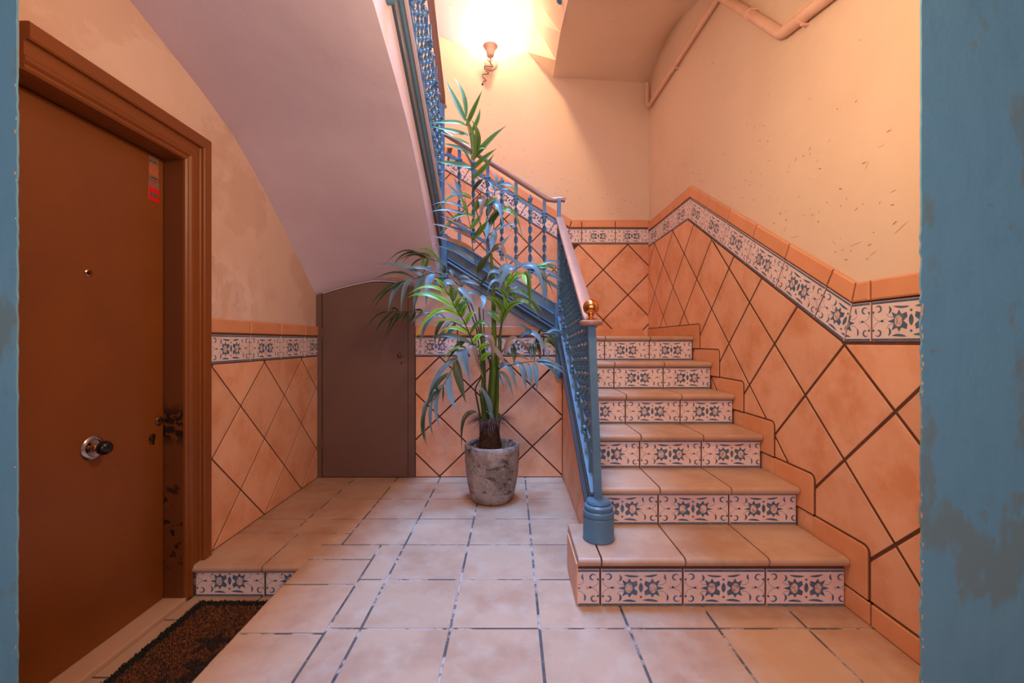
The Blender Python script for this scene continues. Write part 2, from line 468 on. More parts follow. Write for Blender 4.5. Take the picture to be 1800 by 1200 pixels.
def decor(frame, u, v, parent, rot=0.0, cuts=(), u0=-DW/2, u1=DW/2, v0=-DH/2, v1=DH/2, lift=0.0, thick=0.009, name='painted_tile'):
    """border tile with its centre at (u, v); cuts are extra half planes (a, b, c) in tile coordinates"""
    key = (round(u0, 4), round(u1, 4), round(v0, 4), round(v1, 4), tuple(tuple(round(x, 4) for x in c) for c in cuts))
    if key not in DCACHE:
        planes = [(1, 0, u1), (-1, 0, -u0), (0, 1, v1), (0, -1, -v0)] + list(cuts)
        bm = bmesh.new()
        base = rect(-DW/2, DW/2, -DH/2, DH/2)
        for pl in planes: base = clip(base, *pl)
        if len(base) < 3 or parea(base) < 0.0006: return None
        inn = inset(base, 0.0012); n = len(base)
        rings = [[bm.verts.new((p[0], p[1], 0)) for p in base], [bm.verts.new((p[0], p[1], thick-0.001)) for p in base]]
        if len(inn) == n: rings.append([bm.verts.new((p[0], p[1], thick)) for p in inn])
        for r0, r1 in zip(rings, rings[1:]):
            for i in range(n): bm.faces.new([r0[i], r0[(i+1) % n], r1[(i+1) % n], r1[i]])
        bm.faces.new(rings[-1])
        for mi, sh in SHAPES:
            p = sh
            if parea(p) < 0: p = p[::-1]
            for pl in planes:
                a, b, c = pl; L = math.hypot(a, b)
                p = clip(p, a, b, c - 0.0015*L)
                if len(p) < 3: break
            if len(p) < 3: continue
            try:
                f = bm.faces.new([bm.verts.new((x, y, thick + 0.0002*mi)) for x, y in p]); f.material_index = mi
            except ValueError: pass
        me = bpy.data.meshes.new('painted_tile'); bm.to_mesh(me); bm.free()
        for k in ('decor', 'motif', 'motif_centre'): me.materials.append(M[k])
        DCACHE[key] = me
    o = bpy.data.objects.new(name, DCACHE[key]); COL.objects.link(o); o.parent = parent
    o.matrix_basis = frame.mtx(u, v, lift + random.uniform(-0.0003, 0.0003), rot)
    return o
def decor_run(frame, ua, ub, vbase, parent, joints, lift=0.0):
    """level run between ua and ub, joints = u of one joint"""
    k = math.floor((ua - joints) / 0.334)
    while joints + k*0.334 < ub - 0.004:
        a = joints + k*0.334; b = a + 0.334; c = (a+b)/2; k += 1
        if b < ua + 0.01: continue
        decor(frame, c, vbase + DH/2, parent, u0=max(-DW/2, ua - c + 0.004), u1=min(DW/2, ub - c - 0.004), lift=lift)
def cap_tile(frame, poly, parent, lift=0.004):
    return tile(frame, poly, M['skirt'], parent, name='cap_tile', thick=0.013, ch=0.006, gap=0.004, lift=lift)
# ================================================================ large structure
XL, XR, YM, YB = -1.538, 1.365, 3.426, 4.316      # left wall, right wall, wall under the flight, far wall
TT = 0.008                                           # wall tile thickness
STEP_D = [1.753 + 0.2966*k for k in range(6)]        # riser planes of the lower flight
STEP_Z = [0.0, 0.205, 0.387, 0.570, 0.750, 0.931, 1.110]
LAND = 1.11; LAND2 = 1.84
SX = 0.40                                            # open side of the lower flight
def structure(name, bm, m, label=None, smooth=False):
    o = obj(name, bm, m, None, smooth); o['kind'] = 'structure'
    if label: o['label'] = label
    return o

# --- floor
bm = bmesh.new()
box(bm, -1.01, 2.6, -1.5, 1.45, -0.16, -0.003)
box(bm, -1.01, XR, 1.45, YM, -0.16, -0.003)
box(bm, XL, -1.01, 2.075, YM, -0.16, -0.003)
box(bm, -2.6, -1.005, -1.5, 2.075, -0.30, -0.152)
floor = structure('floor', bm, M['floor_grout'], 'floor of square terracotta tiles with a sunken strip in front of the brown door')
FF = F_FLOOR(-0.009)
def ft(u0, u1, v0, v1, fr=FF): return tile(fr, rect(u0, u1, v0, v1), M['floor_tile'], floor, name='floor_tile', thick=0.009, ch=0.0015, gap=0.0050, jit=0.0006)
cx = [-0.564 + 0.3335*k for k in range(0, 7)]
cy = [-0.383 + 0.3335*k for k in range(0, 12)]
for i in range(6):
    for j in range(11):
        x0, x1 = cx[i], cx[i+1]; y0, y1 = cy[j], min(cy[j+1], YM)
        if y0 > 2.0 and x0 > SX: continue
        if y0 >= 1.45: x1 = min(x1, XR)
        ft(x0, x1, y0, y1)
ft(cx[0], cx[1], cy[11], YM); ft(cx[1], cx[2], cy[11], YM); ft(cx[2], SX, cy[11], YM)
ft(1.437, 1.77, 0.951, 1.2845); ft(1.437, 1.77, 0.6175, 0.951)
# border along the sunken strip, then the rows against the left wall
for a, b in ((-0.03, 0.29), (0.29, 0.615), (0.615, 0.94), (0.94, 1.265), (1.265, 1.589), (1.589, 1.911), (1.911, 2.13)): ft(-1.01, -0.689, a, b)
for a, b in zip(cy[1:8], cy[2:9]): ft(-0.689, cx[0], a, min(b, 2.285))
ft(-1.01, -0.689, 2.13, 2.285)
for a, b in zip(cy[8:11], cy[9:12]):
    lo = a if a > 2.3 else 2.42
    ft(-0.8975, cx[0], a, b); ft(-1.231, -0.8975, lo, b); ft(XL, -1.231, lo, b)
ft(XL, -1.231, cy[11], YM); ft(-1.231, -0.8975, cy[11], YM); ft(-0.8975, cx[0], cy[11], YM)
ft(-1.01, -0.8975, 2.285, 2.42)
# sunken strip
FW = F_FLOOR(-0.156)
for a, b in ((0.60, 0.925), (0.925, 1.249), (1.249, 1.573), (1.573, 1.897), (1.897, 2.10)):
    ft(-1.526, -1.195, a, b, FW); ft(-1.195, -1.015, a, b, FW)
# bullnose edge tiles at the end of the sunken strip
def nose_tile(x0, x1, ynose, yback, ztop, parent, name='tread_tile', th=0.034, gap=0.0036, m=None):
    bm = bmesh.new(); x0 += gap; x1 -= gap; r = th/2
    prof = [(yback-gap, ztop), (yback-gap, ztop-th)]
    for k in range(9):
        a = -math.pi/2 - math.pi*k/8
        prof.append((ynose + r + r*math.cos(a), ztop - r + r*math.sin(a)))
    prism(bm, [(x0, y, z) for y, z in prof], (x1-x0, 0, 0))
    return obj(name, bm, m or M['floor_tile'], parent, smooth=True)
nose_tile(XL, -1.19, 2.06, 2.42, 0.0, floor, name='edge_tile'); nose_tile(-1.19, -1.0, 2.06, 2.42, 0.0, floor, name='edge_tile')
FBk = F_BACK(2.078)
for c, a, b in ((-1.345, XL+0.03, -1.185), (-1.011, -1.179, -1.012)):
    decor(FBk, c, -0.145 + DH/2, floor, u0=a-c, u1=b-c, v1=-DH/2+0.110)

# --- left wall (plaster above, tiles below, doorway cut out)
bm = bmesh.new()
DOOR_TOP = 1.925
DY0, DY1 = 1.20, 2.030
for yy0, yy1, z0, z1 in ((DY1, YB+0.2, -0.16, 7.8), (1.352, DY1, DOOR_TOP, 7.8)):
    box(bm, XL-0.25, XL, yy0, yy1, z0, z1)
wall_left = structure('wall_left', bm, M['plaster_left'], 'peach plaster wall above a tiled dado, left side')
FL = F_LEFT(XL)
boxobj('grout_bed', (XL, XL+0.0072, 2.19, YM, -0.005, 1.185), M['grout'], wall_left)
def clip_left(p, cu, cv):
    for pl in ((-1, 0, -2.19), (1, 0, YM-0.002), (0, -1, 0), (0, 1, 0.955)):
        p = clip(p, *pl)
        if len(p) < 3: return None
    return p
diag(FL, 2.68, 0.0, 0.2355, range(-4, 6), range(-1, 6), clip_left, M['tile'], wall_left, name='wall_tile', lift=0.002, gap=0.0045)
decor_run(FL, 2.19, YM, 0.958, wall_left, 2.526, lift=0.002)
for a, b in ((2.19, 2.526), (2.526, 2.858), (2.858, 3.19), (3.19, YM)): cap_tile(FL, rect(a, b, 1.112, 1.192), wall_left)

# --- right wall
bm = bmesh.new()
box(bm, XR, XR+0.25, 1.44, YB+0.2, -0.1, 7.8)
wall_right = structure('wall_right', bm, M['plaster'], 'peach plaster wall above a stepped tiled dado, right side')
FR = F_RIGHT(XR)
S_R = 0.6014
def band_line(d):  # underside of the painted band on the right wall
    return min(max(1.068, 1.068 + S_R*(d-1.769)), 2.011)
prism_pts = [(1.43, -0.005), (YB, -0.005), (YB, 2.25), (3.302, 2.25), (1.70, 1.293), (1.43, 1.293)]
bm = bmesh.new(); prism(bm, [(XR, a, b) for a, b in prism_pts], (-0.0072, 0, 0)); obj('grout_bed', bm, M['grout'], wall_right)
def clip_right(p, cu, cv):
    d = -cu
    pls = [(1, 0, -1.43), (-1, 0, YB), (0, -1, 0), (0, 1, 2.013)]
    # the slope: v <= 1.068 + S(d - 1.769), with u = -d
    if d < 1.7: pls.append((0, 1, 1.064))
    else: pls.append((S_R, 1, 1.064 - S_R*1.769))
    # hidden inside the stairs
    for pl in pls:
        p = clip(p, *pl)
        if len(p) < 3: return None
    zmax = max(q[1] for q in p); dmin = min(-q[0] for q in p)
    if dmin > 3.4 and zmax < LAND: return None
    if dmin > 2.4 and zmax < 0.30: return None
    return p
diag(FR, -1.769, 1.057, 0.2355, range(-11, 3), range(-6, 6), clip_right, M['tile'], wall_right, name='wall_tile', lift=0.002, gap=0.0065)
# painted band: level, slope, level
th = math.atan(S_R)
# near level part
decor(FR, -(1.634-0.167), 1.071 + DH/2, wall_right, u1=0.034, lift=0.002)
mit = math.tan(th/2)
c0 = 1.634 + 0.167
decor(FR, -c0, 1.071 + DH/2, wall_right, cuts=[(-1, mit, 1.769 - c0 - mit*DH/2 - 0.004)], lift=0.002)
# slope: s measured along the slope from the lower kink, joint at s = 0.204
def slope_pt(s, h=0.0):
    d = 1.769 + s*math.cos(th) - h*math.sin(th); z = 1.068 + s*math.sin(th) + h*math.cos(th)
    return d, z
Ls = (3.337-1.769)/math.cos(th)
s = 0.204 - 0.334
while s < Ls:
    c = s + 0.167; d, z = slope_pt(c, 0.003 + DH/2)
    cuts = []
    # in tile coordinates u runs towards the camera (down the slope)
    if s < 0: cuts.append((1, mit, c - mit*DH/2 - 0.004))
    if s + 0.334 > Ls: cuts.append((-1, -mit, Ls - c + mit*DH/2 - 0.004))
    decor(FR, -d, z, wall_right, rot=-th, cuts=cuts, lift=0.002)
    a, b = max(s, 0), min(s + 0.334, Ls)
    h0, h1 = 0.154, 0.236
    pa0 = slope_pt(a + (h0*mit if s < 0 else 0), h0); pa1 = slope_pt(a + (h1*mit if s < 0 else 0), h1)
    end = s + 0.334 > Ls
    pb0 = slope_pt(b + (h0*mit if end else 0), h0); pb1 = slope_pt(b + (h1*mit if end else 0), h1)
    cap_tile(FR, [(-p[0], p[1]) for p in (pa0, pb0, pb1, pa1)], wall_right)
    s += 0.334
h0, h1 = 0.154, 0.236
cap_tile(FR, [(-1.634, 1.068+h0), (-1.634, 1.068+h1), (-(1.769-mit*h1), 1.068+h1), (-(1.769-mit*h0), 1.068+h0)], wall_right)
cap_tile(FR, rect(-1.634, -1.43, 1.068+h0, 1.068+h1), wall_right)
# level beyond the upper kink
zk = 1.068 + Ls*math.sin(th)
uk = 3.337
decor(FR, -(uk+0.135), zk + 0.003 + DH/2, wall_right, cuts=[(1, -mit, 0.135 + mit*DH/2 - 0.004)], lift=0.002)
for k in range(3):
    c = uk + 0.135 + 0.334*(k+1)
    decor(FR, -c, zk + 0.003 + DH/2, wall_right, u0=max(-DW/2, -(YB - c) + 0.004), lift=0.002)
a = uk + 0.167 + 0.135
cap_tile(FR, [(-a, zk+h0), (-(uk-mit*h0), zk+h0), (-(uk-mit*h1), zk+h1), (-a, zk+h1)], wall_right)
while a < YB:
    cap_tile(FR, rect(-min(a+0.334, YB), -a, zk+h0, zk+h1), wall_right); a += 0.334
# skirting along floor, then stepped up the stairs, standing proud of the dado
def skirt(poly, round_corner=None, r=0.03):
    """poly in (d, z); grout rim behind, tile in front"""
    if round_corner is not None:
        i = round_corner; p0, p1, p2 = (Vector(poly[k % len(poly)]) for k in (i-1, i, i+1))
        a = p1 + (p0-p1).normalized()*r; b = p1 + (p2-p1).normalized()*r
        arc = []
        for k in range(7):
            t = k/6; q = a*(1-t)**2 + p1*2*t*(1-t) + b*t*t; arc.append((q.x, q.y))
        poly = poly[:i] + arc + poly[i+1:]
    uv = [(-p[0], p[1]) for p in poly]
    if parea(uv) < 0: uv = uv[::-1]
    big = inset(uv, -0.006)
    bm = bmesh.new(); prism(bm, [(XR-0.002, -u, v) for u, v in big], (-0.010, 0, 0)); obj('skirting_joint', bm, M['grout'], wall_right)
    tile(FR, uv, M['skirt'], wall_right, name='skirting_tile', thick=0.013, ch=0.003, gap=0.0022, lift=0.006)
H = 0.085
skirt(rect(1.43, 1.6275, 0.0, H)); 
skirt(rect(1.631, STEP_D[0]+0.17, 0.0, H))
for k in range(6):
    y0 = STEP_D[k] - 0.11; y1 = (STEP_D[k+1] - 0.11) if k < 5 else 3.236
    skirt([(y0, STEP_Z[k]+H+0.003), (y0, STEP_Z[k+1]+H), (y1, STEP_Z[k+1]+H), (y1, STEP_Z[k]+H+0.003)], 1)
for a, b in ((3.239, 3.55), (3.553, 3.88), (3.883, YB)): skirt(rect(a, b, LAND, LAND+H))

# --- wall under the second flight (faces the camera) with the closet door
FAS_S = 0.627
def fas_top(x): return 1.368 - FAS_S*(x - 0.3425)
bm = bmesh.new()
prism(bm, [(XL-0.1, YM, -0.1), (SX, YM, -0.1), (SX, YM, 1.22), (-0.40, YM, 1.66), (-0.55, YM, 1.72), (XL-0.1, YM, 1.72)], (0, 0.09, 0))
wall_mid = structure('wall_back', bm, M['plaster_white'], 'wall under the rising flight, tiled dado behind the potted palm')
FM = F_BACK(YM)
boxobj('grout_bed', (-0.764, SX, YM-0.0072, YM, -0.005, 1.185), M['grout'], wall_mid)
def clip_mid(p, cu, cv):
    for pl in ((-1, 0, 0.764), (1, 0, SX), (0, -1, 0), (0, 1, 0.955)):
        p = clip(p, *pl)
        if len(p) < 3: return None
    return p
diag(FM, -0.571, 0.0075, 0.244, range(-2, 6), range(-1, 6), clip_mid, M['tile'], wall_mid, hv=0.2355, name='wall_tile', lift=0.002, gap=0.006)
for a, b in ((-0.764, -0.43), (-0.43, -0.088), (-0.088, 0.25), (0.25, SX)):
    c = (a + b)/2 if b - a > 0.3 else a + 0.169
    decor(FM, c, 0.958 + DH/2, wall_mid, u0=max(-DW/2, a-c+0.004), u1=min(DW/2, b-c-0.004), lift=0.002)
    cap_tile(FM, rect(a, b, 1.112, 1.196), wall_mid)

# --- far wall beyond landing
bm = bmesh.new(); box(bm, XL-0.2, XR+0.2, YB, YB+0.2, 0, 7.8)
wall_far = structure('wall_far', bm, M['plaster'], 'far peach wall behind the landing, lit by the wall lamp')
FB = F_BACK(YB)
BS = 0.613; bt = math.atan(BS); bm_ = math.tan(bt/2)
bxk = 0.529
bm = bmesh.new()
prism(bm, [(-1.5, YB, 1.0), (XR, YB, 1.0), (XR, YB, 2.26), (0.60, YB, 2.26), (-0.60, YB, 2.995), (-1.5, YB, 2.995)], (0, -0.0072, 0)); obj('grout_bed', bm, M['grout'], wall_far)
def clip_far(p, cu, cv):
    for pl in ((1, 0, XR), (-1, 0, 1.2), (0, -1, -LAND), (0, 1, 2.768), ):
        p = clip(p, *pl)
        if len(p) < 3: return None
    p = clip(p, 0, 1, 2.040) if cu > bxk + 0.1 else clip(p, BS, 1, 2.040 + BS*bxk)
    return p if len(p) > 2 else None
diag(FB, 1.1515, 1.5327, 0.2453, range(-10, 3), range(-3, 6), clip_far, M['tile'], wall_far, hv=0.2500, name='wall_tile', lift=0.002, gap=0.0055)
a = 0.661 - 0.132
decor(FB, 0.526, 2.044 + DH/2, wall_far, cuts=[(-1, bm_, -0.003 - bm_*DH/2 - 0.004)], lift=0.002)
x = 0.693
cap_tile(FB, [(bxk+bm_*h0, 2.044+h0), (x, 2.044+h0), (x, 2.044+h1), (bxk+bm_*h1, 2.044+h1)], wall_far)
while x < XR:
    c = x + 0.167
    decor(FB, c, 2.044 + DH/2, wall_far, u1=min(DW/2, XR - c - 0.002), lift=0.002)
    cap_tile(FB, rect(x, min(x+0.334, XR), 2.044+h0, 2.044+h1), wall_far); x += 0.334
Lb = (0.529 + 0.655)/math.cos(bt)
def bpt(s, h=0.0): return bxk - s*math.cos(bt) + h*math.sin(bt), 2.044 + s*math.sin(bt) + h*math.cos(bt)
s = -0.14
while s < Lb:
    c = s + 0.167; u, v = bpt(c, 0.0 + DH/2)
    cuts = []
    if s < 0: cuts.append((1, bm_, c - bm_*DH/2 - 0.004))
    if s + 0.334 > Lb: cuts.append((-1, -bm_, Lb - c + bm_*DH/2 - 0.004))
    decor(FB, u, v, wall_far, rot=-bt, cuts=cuts, lift=0.002)
    a, b = max(s, 0), min(s+0.334, Lb); st = s < 0; en = s + 0.334 > Lb
    pp = [bpt(a + (h0*bm_ if st else 0), h0), bpt(b + (h0*bm_ if en else 0), h0), bpt(b + (h1*bm_ if en else 0), h1), bpt(a + (h1*bm_ if st else 0), h1)]
    cap_tile(FB, pp, wall_far)
    s += 0.334
for k in range(3):
    c = -0.655 - 0.167*0.9 - 0.334*k
    decor(FB, c, 2.770 + DH/2, wall_far, lift=0.002); cap_tile(FB, rect(c-0.167, c+0.167, 2.77+h0, 2.77+h1), wall_far)
x = 0.40
for a, b in ((0.43, 0.65), (0.65, 0.965), (0.965, 1.3)):
    tile(FB, rect(a, b, LAND, LAND+H), M['skirt'], wall_far, name='skirting_tile', thick=0.014, lift=0.002, gap=0.002)

# --- blue painted walls at the two outer corners beside the camera
def blue_wall(name, xe, xo, y, label):
    bm = bmesh.new()
    rnd = random.Random(3)
    n = 150; pts = []
    for k in range(n+1):
        z = -0.3 + 3.3*k/n
        amp = (0.0045 if (z < 1.4 or xe < 0) else 0.0012)*(1.0 if xe > 0 else 0.45)
        pts.append((xe + rnd.uniform(-1, 0.6)*amp*(1 if xe > 0 else -1), z))
    poly = [(p[0], y, p[1]) for p in pts] + [(xo, y, 3.0), (xo, y, -0.3)]
    prism(bm, poly, (0, -0.006, 0))
    o = structure(name, bm, M['blue_wall'], label)
    s = 1 if xe > 0 else -1
    b3 = bmesh.new()
    for k in range(30 if xe > 0 else 10):
        z = rnd.uniform(-0.12, 1.25) if xe > 0 else rnd.uniform(0.0, 1.9)
        if rnd.random() < 0.12: z = rnd.uniform(0.1, 2.2)
        w = rnd.uniform(0.001, 0.0035)*(1 if xe > 0 else 0.6); h = rnd.uniform(0.003, 0.011)*(1 if xe > 0 else 0.6)
        cx_ = xe + s*rnd.uniform(-0.001, 0.004)
        pts = [(cx_ + w*math.cos(a)*rnd.uniform(0.6, 1.1), y-0.006, z + h*math.sin(a)*rnd.uniform(0.6, 1.1)) for a in [j*math.pi/3.5 for j in range(7)]]
        prism(b3, pts, (0, -0.0015, 0))
    c = obj('paint_chips', b3, M['chip'], o); c['kind'] = 'stuff'
    return o
wr = blue_wall('wall_front_right', 1.263, 2.6, 1.342, 'patchy blue painted wall at the right edge')
wl = blue_wall('wall_front_left', -1.4225, -2.6, 1.25, 'patchy blue painted wall at the left edge')
bm = bmesh.new(); prism(bm, [(1.2665, 1.3425, -0.3), (XR+0.002, 1.4515, -0.3), (XR+0.25, 1.4515, -0.3), (2.6, 1.4515, -0.3), (2.6, 1.3425, -0.3)], (0, 0, 3.3)); obj('masonry', bm, M['plaster'], wr)
bm = bmesh.new(); prism(bm, [(-1.427, 1.2505, -0.3), (XL-0.004, 1.3515, -0.3), (XL-0.25, 1.3515, -0.3), (-2.6, 1.3515, -0.3), (-2.6, 1.2505, -0.3)], (0, 0, 3.3)); obj('masonry', bm, M['plaster'], wl)
bm = bmesh.new(); box(bm, -2.75, -2.6, -1.5, 1.45, -0.3, 3.0); structure('wall_hall_left', bm, M['blue_wall'])
bm = bmesh.new(); box(bm, 2.6, 2.75, -1.5, 1.55, -0.3, 3.0); structure('wall_hall_right', bm, M['blue_wall'])

# --- ceilings and vaults
bm = bmesh.new(); box(bm, -2.75, 2.75, -1.5, 1.30, 2.75, 2.95); structure('ceiling_hall', bm, M['plaster'])
CV = [(1.30, 2.56), (1.5, 2.515), (1.744, 2.443), (2.119, 2.321), (2.377, 2.215), (2.604, 2.071), (2.915, 1.835), (3.15, 1.635), (3.377, 1.425), (3.43, 1.385)]
DZ = [(-1.60, 1.415), (-1.547, 1.43), (-1.49, 1.452), (-1.37, 1.487), (-1.24, 1.520), (-1.10, 1.548), (-0.97, 1.546), (-0.82, 1.520), (-0.764, 1.505), (-0.56, 1.44)]
def interp(tab, x):
    if x <= tab[0][0]: return tab[0][1]
    for (a, b), (c, d) in zip(tab, tab[1:]):
        if x <= c: return b + (d-b)*(x-a)/(c-a)
    return tab[-1][1]
def smooth_tab(tab, x, w=0.09): return (interp(tab, x-w) + 2*interp(tab, x-w/2) + 2*interp(tab, x) + 2*interp(tab, x+w/2) + interp(tab, x+w)) / 8
def door_z(x): return interp(DZ, x)
bm = bmesh.new()
NX, NY = 20, 44
Xe = -0.56
lo, hi = [], []
for i in range(NX+1):
    x = XL + (Xe - XL)*i/NX; r1, r2 = [], []
    for j in range(NY+1):
        d = 1.30 + (YM - 1.30)*j/NY
        z = smooth_tab(CV, d) if d < 3.3 else interp(CV, d)
        t = max(0.0, min(1.0, (d - 2.5)/(YM - 2.5))); t = t*t
        z += (door_z(x) - 1.385) * t * (1 if True else 0)
        if x < XL + 0.02: z = interp(CV, d) + (door_z(XL) - 1.385)*t*0.6
        if d > 3.42: z = door_z(x) + 0.004
        r1.append(bm.verts.new((x, d, z)))
        r2.append(bm.verts.new((x, d, max(3.97 - 0.615*d, z + 0.05) if d > 1.94 else 2.80)))
    lo.append(r1); hi.append(r2)
for g in (lo, hi):
    for i in range(NX):
        for j in range(NY): bm.faces.new([g[i][j], g[i+1][j], g[i+1][j+1], g[i][j+1]])
for j in range(NY):
    for i in (0, NX): bm.faces.new([lo[i][j], lo[i][j+1], hi[i][j+1], hi[i][j]])
for i in range(NX):
    for j in (0, NY): bm.faces.new([lo[i][j], lo[i+1][j], hi[i+1][j], hi[i][j]])
structure('ceiling_vault', bm, M['plaster_white'], 'curved plaster underside of the upper flight above the closet door', smooth=True)
# steps on top of that flight, landing 2 and second flight
bm = bmesh.new()
for k in range(5):
    box(bm, XL, -0.59, 1.95+0.2966*k, 1.95+0.2966*(k+1), 2.70-0.182*k-0.1, LAND2+0.182*(5-k))
box(bm, XL, -0.60, YM+0.002, YB, 1.66, LAND2)
for k in range(4):
    x1 = 0.36 - 0.2966*k
    prism(bm, [(x1, YM+0.09, LAND+0.182*(k+1)), (x1, YM+0.09, LAND+0.182*k-0.16), (x1-0.2966, YM+0.09, LAND+0.182*k-0.02), (x1-0.2966, YM+0.09, LAND+0.182*(k+1))], (0, YB-YM-0.09, 0))
box(bm, -2.0, -0.55, 1.0, 1.95, 2.80, 2.93)
structure('upper_stair_flights', bm, M['floor_tile'], 'upper stair flights and turning landing behind the blue stringers')

# underside of the flight above the right stairs: profile in (d, z)
PR = [(1.30, 2.72), (1.75, 2.74), (2.1, 2.87), (2.5, 3.17), (2.85, 3.40), (3.15, 3.555), (3.3, 3.60), (3.47, 3.645), (3.65, 3.672), (3.85, 3.688), (4.05, 3.697), (YB, 3.70)]
bm = bmesh.new()
rows = []
for i in range(9):
    f = i/8; x = 0.408 + (XR - 0.408)*f; r = []
    for d, z in PR:
        if i == 8 and 3.3 < d < 4.2: zz = z + 0.05*math.sin(math.pi*(d-3.3)/0.9)
        else: zz = z - (0.06*f if d > 4.2 else 0.03*f)*(1 if d > 3.4 else 0)
        r.append(bm.verts.new((x, d, zz)))
    rows.append(r)
for i in range(8):
    for j in range(len(PR)-1): bm.faces.new([rows[i][j], rows[i+1][j], rows[i+1][j+1], rows[i][j+1]])
top = [[bm.verts.new((x, d, z)) for d, z in ((1.30, 3.0), (1.75, 3.1), (2.1, 3.2), (2.5, 3.5), (2.85, 3.75), (3.15, 3.9), (3.3, 3.95), (3.47, 4.0), (3.65, 4.0), (3.85, 4.0), (4.05, 4.0), (YB, 4.0))] for x in (0.408, XR)]
for j in range(len(PR)-1):
    bm.faces.new([top[0][j], top[0][j+1], top[1][j+1], top[1][j]])
    bm.faces.new([rows[0][j], rows[0][j+1], top[0][j+1], top[0][j]])
    bm.faces.new([rows[8][j], rows[8][j+1], top[1][j+1], top[1][j]])
structure('ceiling_landing', bm, M['plaster'], 'peach underside of the landing above', smooth=True)
# vaulted ceiling over the wall lamp: wall line, groin and opening edge
def grid(bm, A, B, n=1):
    m_ = min(len(A), len(B)); va = [bm.verts.new(p) for p in A]; vb = [bm.verts.new(p) for p in B]
    for i in range(m_-1): bm.faces.new([va[i], va[i+1], vb[i+1], vb[i]])
L_ = [P(700, 50, YB), P(765, 62, YB), P(800, 76, YB), P(830, 86, YB), P(865, 94, YB), P(900, 97, YB), P(928, 92, YB)]
G_ = [P(700, -2, 4.10), P(765, 4, 4.15), P(800, 13, 4.20), P(833, 27, 4.24), P(867, 50, 4.27), P(902, 73, 4.295), P(928, 91.9, YB-0.002)]
bm = bmesh.new(); grid(bm, smooth_path(L_, 6), smooth_path(G_, 6)); structure('ceiling_lunette', bm, M['plaster_white'], smooth=True)
Ls_ = smooth_path(G_, 5); Es_ = smooth_path([P(700, -60, 3.9), P(765, -58, 3.95), P(830, -50, 4.0), P(905, -40, 4.02), P(936, -10, 4.12), P(939, 38, 4.22), P(928, 91.8, YB-0.003)], 5)
bm = bmesh.new(); grid(bm, Ls_, Es_); structure('ceiling_sail_vault', bm, M['plaster_white'], smooth=True)
bm = bmesh.new()
Sa = [P(928, 91.7, YB-0.003), P(939, 38, 4.22), P(936, -10, 4.12), P(930, -40, 4.02)]
Sb = [Vector((0.408, YB-0.001, 3.70)), Vector((0.408, 4.05, 3.697)), Vector((0.408, 3.65, 3.672)), Vector((0.408, 3.15, 3.555))]
grid(bm, Sa, Sb); structure('ceiling_bevel', bm, M['plaster'])
# shaft walls above the hall ceiling
bm = bmesh.new(); box(bm, XL-0.2, XR+0.2, 1.15, 1.30, 2.95, 7.8); structure('wall_shaft_front', bm, M['plaster_white'])

bm = bmesh.new(); box(bm, XL, XR, 3.2, YB, 4.78, 4.98); box(bm, 0.42, XR, 1.3, YB, 5.9, 6.1); box(bm, XL, -0.56, 1.3, YB, 5.5, 5.7)  # unseen upper slabs; the lowest is shaped to keep skylight off the far wall
structure('ceiling_upper_baffle', bm, M['plaster_white'])
bm = bmesh.new(); box(bm, XL-0.25, XR+0.25, 1.15, YB+0.2, 7.8, 7.9); structure('ceiling_shaft', bm, M['plaster_white'])
# ================================================================ lower staircase
stair = empty('staircase', (0.85, 1.753, 0))
tag(stair, 'tiled lower staircase with blue painted risers rising to the landing', 'stairs')
bm = bmesh.new()
box(bm, 0.266, XR-0.008, STEP_D[0]+0.006, STEP_D[1]+0.02, -0.002, STEP_Z[1]-0.036)
for k in range(1, 6):
    box(bm, SX+0.006, XR-0.008, STEP_D[k]+0.006, (STEP_D[k+1] if k < 5 else YB)+0.01, -0.002, STEP_Z[k+1]-0.030)
under(obj('masonry_core', bm, M['grout']), stair)
def under_tile(o):
    if o is None: return
    o.matrix_basis = Matrix.Translation(-stair.location) @ o.matrix_basis
for k in range(6):
    d = STEP_D[k]; yb = STEP_D[k+1] if k < 5 else 3.60
    js = [0.357 + 0.334*i for i in range(-1, 5)]
    xl = 0.262 if k == 0 else SX
    for a, b in zip(js, js[1:]):
        a2, b2 = max(a, xl), min(b, XR-0.020)
        if b2 - a2 < 0.03: continue
        if k > 0 and a2 < 0.45: a2 = xl
        o = nose_tile(a2, b2, d-0.030, yb+0.012, STEP_Z[k+1], None); under(o, stair)
        c = (a+b)/2
        if b2 - a2 > 0.05:
            rise = STEP_Z[k+1] - STEP_Z[k]
            v1 = min(DH/2, rise - 0.038 - DH/2) if k else DH/2
            under_tile(decor(F_BACK(d+0.008), c, STEP_Z[k] + 0.002 + DH/2, stair, u0=max(-DW/2, a2 - c + 0.003), u1=min(DW/2, b2 - c - 0.003), v1=v1, thick=0.009))
for a, b in ((SX, 0.691), (0.691, 1.025), (1.025, XR-0.02)):
    for y0_, y1_ in ((3.615, 3.95), (3.95, YB-0.02)):
        under_tile(tile(F_FLOOR(LAND-0.031), rect(a, b, y0_, y1_), M['floor_tile'], stair, name='landing_tile', thick=0.030, gap=0.0036))
